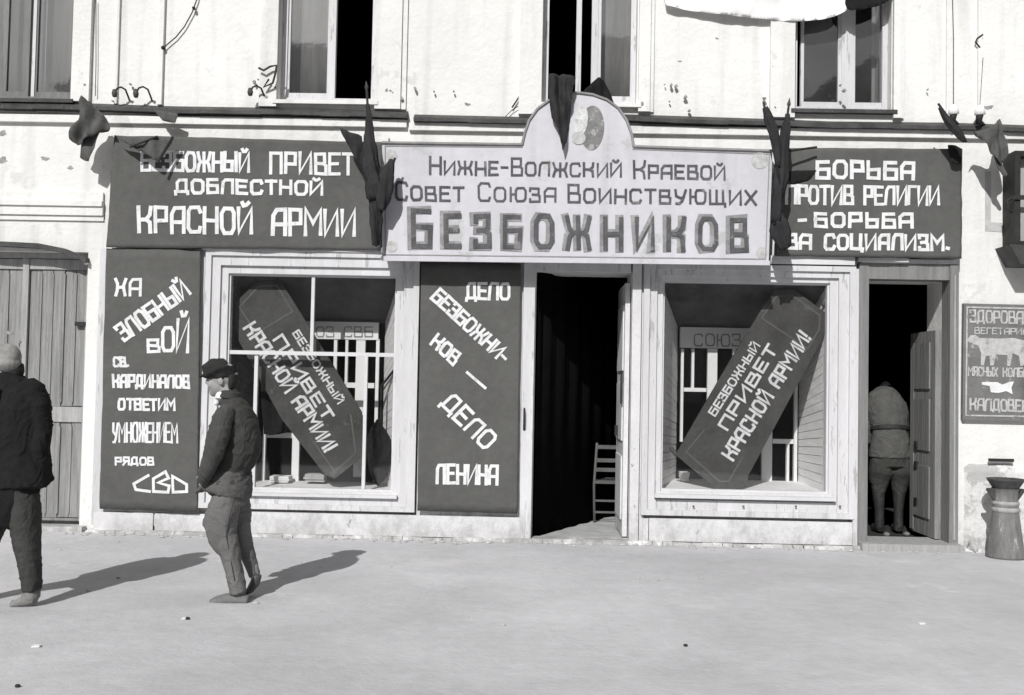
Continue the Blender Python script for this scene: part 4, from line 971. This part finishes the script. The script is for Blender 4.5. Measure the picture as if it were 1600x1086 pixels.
# ------------------------------------------------------------------ houses across the street (seen only as reflections in the glass)
for (x0, x1, h, lb) in ((-16, -3, 11.3, 'grey house across the street, left of the row'), (-2.5, 9, 11.7, 'tall grey house across the street, middle of the row'), (9.5, 22, 11.2, 'grey house across the street, right of the row')):
    t = thing('opposite_house', lb, 'house', ((x0+x1)/2, -15, 0), 'houses across the street')
    MB().box(x0, x1, -22, -15, 0, h).build('wall', OPP, t)
    MB().prism([(x0-.3, h), (x1+.3, h), (x1-2, h+1.6), (x0+2, h+1.6)], -22.3, -14.7).build('roof', METAL, t)
    for r_ in range(int(h//3.4)):
        for k in range(int((x1-x0)//2.2)):
            MB().box(x0+.9+k*2.2, x0+1.9+k*2.2, -15.0, -14.96, 1+r_*3.3, 2.8+r_*3.3).build('window', WHITE if (k+r_) % 3 == 0 else METAL, t)

# ------------------------------------------------------------------ people
def hand(mb, wrist, d, side, s=1.0):
    """palm and five curled fingers"""
    d = d.normalized(); side = (side-d*side.dot(d)).normalized(); nrm = d.cross(side)
    mb.loft([(wrist, .028*s, .02*s), (wrist+d*.04*s, .038*s, .018*s), (wrist+d*.09*s, .04*s, .015*s)], 12, True, nrm)
    for k, L_ in enumerate((.07, .08, .075, .06)):
        b0 = wrist+d*.085*s+side*(.03-.02*k)*s
        mb.tube([b0, b0+d*L_*.45*s+nrm*.006*s, b0+d*L_*.8*s+nrm*.025*s, b0+d*L_*.9*s+nrm*.045*s], [.0095*s, .009*s, .0085*s, .007*s], 8)
    b0 = wrist+d*.03*s+side*.032*s
    mb.tube([b0, b0+(d+side)*.025*s, b0+(d*1.6+side)*.035*s+nrm*.02*s], [.012*s, .011*s, .009*s], 8)
def head_profile(mb, P, c, s, fdir, Y, lat=Vector((0, 1, 0))):
    """c head centre (Vector), s scale, fdir facing unit vector"""
    upv = Vector((0, 0, 1)); L3 = lat
    rot = Matrix((fdir, L3, upv)).transposed()
    q = lambda f, l, u: c+(fdir*f+L3*l+upv*u)*s
    mb.sphere(q(-.01, 0, .03), .098*s, .078*s, .092*s, 20, 14, rot)                # skull
    mb.sphere(q(.025, 0, -.03), .07*s, .062*s, .085*s, 18, 12, rot)                 # face
    mb.sphere(q(.05, 0, -.085), .034*s, .038*s, .03*s, 14, 10, rot)                 # chin
    mb.loft([(q(.085, 0, .03), .008*s, .012*s), (q(.1, 0, 0), .012*s, .015*s), (q(.108, 0, -.018), .012*s, .017*s), (q(.09, 0, -.028), .008*s, .014*s)], 10, True, L3)   # nose
    mb.sphere(q(.083, 0, .036), .014*s, .05*s, .012*s, 12, 8, rot)                  # brow
    mb.sphere(q(.088, 0, -.05), .01*s, .022*s, .007*s, 10, 6, rot); mb.sphere(q(.086, 0, -.062), .009*s, .02*s, .006*s, 10, 6, rot)   # lips
    for sd in (-1, 1):
        mb.sphere(q(-.015, sd*.078, -.005), .018*s, .009*s, .032*s, 12, 8, rot)     # ear
        mb.sphere(q(.075, sd*.03, .012), .01*s, .014*s, .009*s, 10, 6, rot)         # eye
        mb.sphere(q(.06, sd*.04, -.03), .03*s, .02*s, .028*s, 10, 8, rot)           # cheek

def person(label, body_mb, base):
    b = remeshed(body_mb, 'person', SKIN, None, .008, 2)
    b.v = [(v[0]-base.x, v[1]-base.y, v[2]-base.z) for v in b.v]
    o = b.build('person', SKIN, None, None, True); o.location = base; ORG[o.name] = base.copy()
    return tag(o, label, 'person')

# --- man in the flat cap, walking left
g1 = G(372, 936); YM = g1.y; pm1 = F/YM
def P1(px, py, lat=0): 
    v = U(px, py, YM); return Vector((v.x, YM+lat, v.z))
def L1(pts, lat=None): return [(P1(x, y, l), r/pm1*.985, rl) for (x, y, l, r, rl) in pts]
body = MB()
body.loft(L1([(358, 628, 0, 14, .06), (364, 645, 0, 22, .15), (368, 680, 0, 30, .15), (362, 722, 0, 26, .13), (362, 760, 0, 26, .14), (362, 780, 0, 22, .14)]), 16)
body.loft(L1([(353, 602, 0, 13, .055), (359, 625, 0, 14, .06)]), 14)
head_profile(body, None, P1(347, 594), .98, Vector((-1, 0, -.02)).normalized(), YM)
for sd in (-1, 1):
    body.loft(L1([(363, 645, sd*.17, 10, .05), (357, 680, sd*.21, 11, .05), (351, 708, sd*.21, 9, .042), (338, 734, sd*.18, 7, .032)]), 12)
    hand(body, P1(337, 736, sd*.18), P1(330, 752, sd*.15)-P1(337, 736, sd*.18), Vector((-1, 0, .3)), .9)
body.loft(L1([(362, 775, -.08, 15, .07), (354, 812, -.09, 15, .06), (358, 842, -.09, 12, .055), (371, 872, -.09, 9, .05), (376, 905, -.09, 8, .04), (378, 930, -.09, 8, .04)]), 12)
body.loft(L1([(366, 775, .08, 14, .08), (368, 820, .09, 11, .06), (376, 858, .09, 8, .05), (390, 890, .09, 8, .04), (392, 906, .09, 8, .04)]), 12)
body.loft(L1([(385, 934, -.09, 8, .04), (345, 937, -.09, 6, .04)]), 10)
m1 = person('man in dark flat cap and baggy grey trousers walking past the six paned window', body, Vector((P1(372, 936).x, YM, 0)))
jk = MB()
jk.loft(L1([(357, 621, 0, 14, .075), (363, 632, 0, 20, .12), (367, 645, 0, 27, .165), (371, 662, 0, 31, .175), (373, 685, 0, 35, .175), (372, 702, 0, 36, .175), (367, 716, 0, 33, .165), (362, 728, 0, 30, .16), (361, 740, 0, 31, .165)]), 26)
remeshed(jk, 'jacket', JACK, m1, .008, 2, .018, 9, (1, 1, .8))
for sd in (-1, 1):
    jk = MB(); jk.loft(L1([(366, 639, sd*.14, 13, .06), (361, 653, sd*.19, 16, .07), (357, 678, sd*.225, 17, .07), (351, 704, sd*.24, 15.5, .065), (342, 725, sd*.225, 13, .055), (334, 741, sd*.19, 11, .045), (330, 749, sd*.17, 9, .04)]), 16)
    remeshed(jk, 'sleeve', mat('sunlit_sleeve_cloth', (.068, .068, .066), .2, 8, .95, .4, 90), m1, .008, 2, .018, 9, (1, 1, .8))  # jacket colour lightened here to imitate sun on the arm
sk = MB(); sk.loft(L1([(362, 730, 0, 29, .16), (359, 743, 0, 34, .18), (356, 757, 0, 39, .195), (353, 768, 0, 41, .195)]), 26)
sk.loft([(P1(338, 744, -.03), .045, .12), (P1(326, 757, -.03), .035, .12), (P1(317, 765, -.03), .016, .1), (P1(312, 768, -.03), .008, .08)], 16)
remeshed(sk, 'jacket_skirt', mat('jacket_skirt_cloth', (.11, .108, .106), .18, 8, .95, .4, 90), m1, .008, 2, .016, 9, (.4, 1, 2))
tr_ = MB()
tr_.loft(L1([(362, 760, 0, 25, .16), (361, 785, 0, 25, .16)]), 18)
tr_.loft(L1([(360, 772, -.08, 21, .1), (355, 797, -.1, 25, .1), (351, 813, -.1, 26, .1), (355, 836, -.1, 22, .09), (366, 860, -.1, 15.5, .08), (372, 885, -.1, 13, .07), (377, 908, -.1, 12.5, .068), (379, 921, -.1, 12.5, .066)]), 18)
tr_.loft(L1([(366, 772, .08, 17, .1), (368, 803, .1, 18, .1), (369, 833, .1, 15, .09), (376, 860, .1, 12, .08), (386, 885, .1, 10, .07), (391, 903, .1, 8, .06)]), 18)
remeshed(tr_, 'trousers', TROU, m1, .008, 2, .015, 8, (1, 1, .5))
def shoe(pts, parent, m_, L=L1):
    b = MB(); b.loft(L(pts), 14); return remeshed(b, 'shoe', m_, parent, .007, 2)
b = MB(); b.loft(L1([(394, 933, -.09, 7.5, .045), (378, 931, -.09, 10.5, .05), (358, 933, -.09, 10, .052), (344, 936, -.09, 8.5, .05), (336, 938, -.09, 6, .035)]), 14); b.loft(L1([(378, 920, -.09, 10, .05), (380, 930, -.09, 11, .05)]), 12)
remeshed(b, 'shoe', mat('grey_shoe', .16, .2, 20, .7, .2), m1, .006, 2)
b = MB(); b.loft(L1([(397, 902, .09, 7, .04), (393, 914, .09, 8, .045), (385, 926, .09, 6, .045), (378, 931, .09, 4, .035)]), 14)
remeshed(b, 'shoe', BOOT, m1, .006, 2)
cp = MB(); rotc = Matrix.Rotation(R(-3), 3, 'Y')
cp.loft([(P1(351, 590), 20/pm1, .085), (P1(350, 584), 23/pm1, .095), (P1(346, 578), 29/pm1, .118), (P1(344, 572), 28/pm1, .112), (P1(346, 567), 18/pm1, .075)], 22, True)
cp.loft([(P1(336, 583), 5/pm1, .075), (P1(325, 586), 3.5/pm1, .07), (P1(313, 588), 1.6/pm1, .045)], 14, True)
remeshed(cp, 'cap', CAPM, m1, .006, 2, .005, 16)
hr = MB(); hr.loft([(P1(364, 586), 8/pm1, .07), (P1(365, 598), 7.5/pm1, .068), (P1(362, 608), 5/pm1, .055)], 16); hr.loft([(P1(353, 586, -.072), 3.5/pm1, .012), (P1(352, 594, -.074), 2.5/pm1, .008)], 10)
remeshed(hr, 'hair', HAIRD, m1, .006, 1, .004, 30)
cl = MB(); cl.loft([(P1(352, 613), 14/pm1, .066), (P1(352, 622), 16/pm1, .075)], 18); cl.loft([(P1(343, 620), 6/pm1, .035), (P1(339, 632), 5/pm1, .04)], 12)
remeshed(cl, 'shirt_collar', SHIRT, m1, .006, 1)
co = MB(); co.loft([(P1(361, 612), 15/pm1, .08), (P1(359, 622), 18/pm1, .095)], 18); remeshed(co, 'jacket_collar', JACK, m1, .006, 1)

pk = MB(); a_, b_, c_, d_ = P1(352, 748, -.19), P1(376, 747, -.16), P1(376, 752, -.165), P1(352, 753, -.195)
pk.add([a_, b_, c_, d_]+[p+Vector((0, .02, 0)) for p in (a_, b_, c_, d_)], [(0, 1, 2, 3), (7, 6, 5, 4), (0, 4, 5, 1), (1, 5, 6, 2), (2, 6, 7, 3), (3, 7, 4, 0)]); pk.build('pocket_flap', JACK, m1)
MB().tube([P1(378, 775, -.175), P1(372, 800, -.185), P1(366, 830, -.18), P1(371, 862, -.17), P1(378, 900, -.165)], .004, 5).build('side_seam', JACK, m1, smooth=True)
# --- man in the dark coat, cut by left edge, walking away to the left
g2 = G(42, 947); Y2 = g2.y; pm2 = F/Y2
def P2(px, py, lat=0):
    v = U(px, py, Y2); return Vector((v.x, Y2+lat, v.z))
def L2(pts): return [(P2(x, y, l), r/pm2, rl) for (x, y, l, r, rl) in pts]
body = MB()
body.loft(L2([(16, 592, .0, 22, .07), (13, 612, 0, 44, .09), (12, 660, 0, 44, .11), (12, 720, 0, 38, .1), (13, 780, 0, 40, .11)]), 16)
body.loft(L2([(13, 578, 0, 13, .055), (15, 600, 0, 15, .06)]), 14)
fd = Vector((-.75, .66, 0)).normalized(); lt = Vector((.66, .75, 0)).normalized()
head_profile(body, None, P2(10, 567, .0), .98, fd, Y2, lt)
for s, sx in ((1, 1), (-1, -1)):
    X = lambda v: 12+sx*v
    body.loft(L2([(X(46), 620, 0, 11, .05), (X(53), 665, 0, 11, .05), (X(52), 700, -.02, 9, .045), (X(46), 738, .06, 8, .035)]), 12)
    hand(body, P2(X(45), 740, .06), P2(X(36), 756, .14)-P2(X(45), 740, .06), Vector((-sx*.3, 1, 0)), .9)
body.loft(L2([(34, 775, 0, 18, .09), (42, 830, 0, 14, .07), (48, 880, 0, 10, .055), (50, 925, 0, 9, .045)]), 12)
body.loft(L2([(-8, 775, .02, 18, .09), (-30, 840, .06, 14, .07), (-44, 890, .1, 10, .055), (-44, 930, .1, 9, .045)]), 12)
body.loft(L2([(50, 930, 0, 8, .045), (26, 938, 0, 7, .04)]), 10)
m2 = person('man in dark coat and pale cap walking away, cut off by left picture edge', body, Vector((P2(20, 947).x, Y2, 0)))
jk = MB()
jk.loft(L2([(16, 586, 0, 20, .08), (15, 598, 0, 36, .1), (13, 612, 0, 54, .125), (12, 640, 0, 58, .15), (12, 680, 0, 56, .155), (13, 715, 0, 53, .15), (14, 745, 0, 58, .165), (14, 760, 0, 60, .17)]), 26)
for sx in (1, -1):
    X = lambda v: 12+sx*v
    jk.loft(L2([(X(30), 600, 0, 14, .08), (X(41), 610, 0, 17, .09), (X(49), 630, 0, 17, .085), (X(53), 665, 0, 15, .075), (X(53), 700, -.02, 14, .07), (X(52), 730, .02, 13, .06), (X(50), 752, .07, 13, .05)]), 16)
remeshed(jk, 'coat', COAT, m2, .009, 2, .02, 7, (1, 1, .45))
ct = MB(); ct.loft(L2([(12, 750, 0, 50, .155), (8, 775, 0, 51, .155), (2, 792, 0, 50, .15), (-6, 803, 0, 46, .14)]), 24); remeshed(ct, 'coat_tail', COAT, m2, .009, 2, .012, 8)
sm_ = MB(); sm_.tube([P2(16, 606, -.135), P2(14, 640, -.168), P2(13, 690, -.172), P2(14, 745, -.178)], .007, 6); sm_.build('back_seam', COAT, m2, smooth=True)
co = MB(); co.loft(L2([(15, 584, 0, 18, .08), (15, 594, 0, 24, .095)]), 18); remeshed(co, 'coat_collar', COAT, m2, .007, 1)
tr_ = MB(); tr_.loft(L2([(14, 755, 0, 46, .15), (12, 780, 0, 47, .15), (10, 800, 0, 42, .13)]), 20)
tr_.loft(L2([(30, 775, 0, 30, .13), (38, 805, 0, 24, .12), (42, 840, 0, 20, .1), (46, 880, 0, 16.5, .085), (50, 912, 0, 14.5, .075), (50, 922, 0, 14, .07)]), 18)
tr_.loft(L2([(-4, 775, .02, 30, .13), (-20, 812, .04, 27, .12), (-38, 860, .08, 20, .1), (-46, 905, .1, 17, .08), (-44, 920, .1, 15, .07)]), 18)
remeshed(tr_, 'trousers', TROD, m2, .01, 3, .014, 9, (1, 1, .5))
b = MB(); b.loft(L2([(56, 936, 0, 9, .045), (46, 934, 0, 13, .05), (32, 940, 0, 9, .05), (20, 944, 0, 6, .045)]), 14); b.loft(L2([(50, 920, 0, 13, .055), (50, 934, 0, 12, .055)]), 12)
remeshed(b, 'shoe', BOOTL, m2, .006, 2)
b = MB(); b.loft(L2([(-30, 940, .1, 8, .045), (-46, 938, .1, 11, .05), (-68, 943, .1, 7, .045)]), 14); b.loft(L2([(-45, 918, .1, 12, .055), (-44, 936, .1, 11, .05)]), 12)
remeshed(b, 'shoe', BOOT, m2, .006, 2)
hr = MB(); hr.loft([(P2(24, 570)-lt*0, .05, .055), (P2(25, 580), .05, .058), (P2(24, 588), .04, .055)], 14); remeshed(hr, 'hair', HAIRD, m2, .007, 1, .004, 30)
hr = MB(); cc = P2(10, 567)-fd*.012; rotm = Matrix((fd, lt, Vector((0, 0, 1)))).transposed()
hr.sphere(cc+Vector((0, 0, .038)), .1, .082, .088, 20, 14, rotm); hr.sphere(cc-fd*.03+Vector((0, 0, .0)), .07, .076, .07, 16, 10, rotm)
remeshed(hr, 'skullcap', HAIRL, m2, .007, 1, .003, 30)

# --- soldier bending forward inside the right doorway, seen from behind
Y3 = D+.85; pm3 = F/Y3
def P3(px, py, lat=0):
    v = U(px, py, Y3); return Vector((v.x, Y3+lat, v.z))
def L3(pts): return [(P3(x, y, l), r/pm3, rl) for (x, y, l, r, rl) in pts]
zf = P3(1392, 830).z
body = MB()
body.loft(L3([(1392, 725, 0, 24, .11), (1392, 690, .02, 22, .11), (1393, 655, .08, 25, .11), (1396, 635, .18, 22, .1), (1402, 622, .3, 12, .07)]), 16)
body.loft(L3([(1402, 622, .28, 8, .055), (1406, 614, .38, 8, .055)]), 12)
head_profile(body, None, P3(1407, 616, .47), .95, Vector((.05, .85, -.55)).normalized(), Y3, Vector((1, 0, 0)))
for sx in (1, -1):
    X = lambda v: 1392+sx*v
    body.loft(L3([(X(26), 640, .12, 7, .045), (X(28), 668, .12, 7.5, .045), (X(27), 690, .14, 6.5, .04), (X(18), 694, .32, 5, .03)]), 12)
    hand(body, P3(X(18), 694, .32), Vector((-sx*.4, 1, 0)), Vector((0, 0, 1)), .9)
    body.loft(L3([(X(15)-1, 728, 0, 10, .07), (X(16)-3, 755, 0, 6, .045), (X(15)-3, 795, .01, 4, .03), (X(15)-3, 822, 0, 4, .03)]), 12)
m3 = person('bending soldier in belted tunic, breeches and boots seen from behind in the narrow right doorway', body, Vector((P3(1392, 830).x, Y3, max(zf, .03))))
tn = MB()
tn.loft(L3([(1391, 714, 0, 32, .16), (1391, 700, 0, 31, .155), (1391, 678, .01, 27, .14), (1391, 664, .03, 27.5, .14), (1391, 650, .06, 31, .15), (1392, 639, .12, 32, .16), (1394, 631, .19, 30.5, .16), (1398, 625, .27, 25, .15), (1402, 621, .34, 16, .11)]), 26)
for sx in (1, -1):
    X = lambda v: 1392+sx*v
    tn.loft(L3([(X(20), 633, .14, 12, .09), (X(25), 646, .12, 10, .065), (X(28), 670, .12, 9, .06), (X(27), 688, .14, 8.5, .055), (X(20), 692, .26, 7, .045)]), 14)
remeshed(tn, 'tunic', TUNIC, m3, .009, 2, .018, 11, (1, 1, .7))
bl = MB(); bl.loft(L3([(1391, 673, .015, 29, .152), (1391, 667, .022, 29, .152)]), 24); remeshed(bl, 'belt', IRON, m3, .007, 1)
br = MB(); br.loft(L3([(1392, 705, 0, 30, .15), (1392, 728, 0, 31, .15)]), 20)
for sx in (1, -1):
    X = lambda v: 1392+sx*v
    br.loft(L3([(X(13), 720, 0, 19, .13), (X(15), 738, 0, 18.5, .125), (X(16)-1, 748, .01, 16, .1), (X(16)-2, 760, .01, 12, .08), (X(16)-3, 770, .01, 9.5, .07)]), 16)
remeshed(br, 'breeches', BREECH, m3, .009, 2, .014, 11)
for sx in (1, -1):
    X = lambda v: 1389+sx*v
    b = MB(); b.loft(L3([(X(16), 752, .01, 10.5, .075), (X(16), 772, .01, 9.5, .07), (X(15), 798, .0, 7, .05), (X(15), 824, .0, 7, .055)]), 14)
    b.loft([(P3(X(14), 824, -.03), .045, .045), (P3(X(15), 826, .06), .045, .04), (P3(X(16), 827, .17), .04, .03)], 12, True, (1, 0, 0))
    remeshed(b, 'boot', mat('worn_boot', .032, .4, 9, .4, .3, 60, spec=.5), m3, .008, 2, .006, 18)
hr = MB(); hr.sphere(P3(1407, 613, .45), .092, .1, .092, 18, 12); remeshed(hr, 'hair', BLACKC, m3, .008, 1)
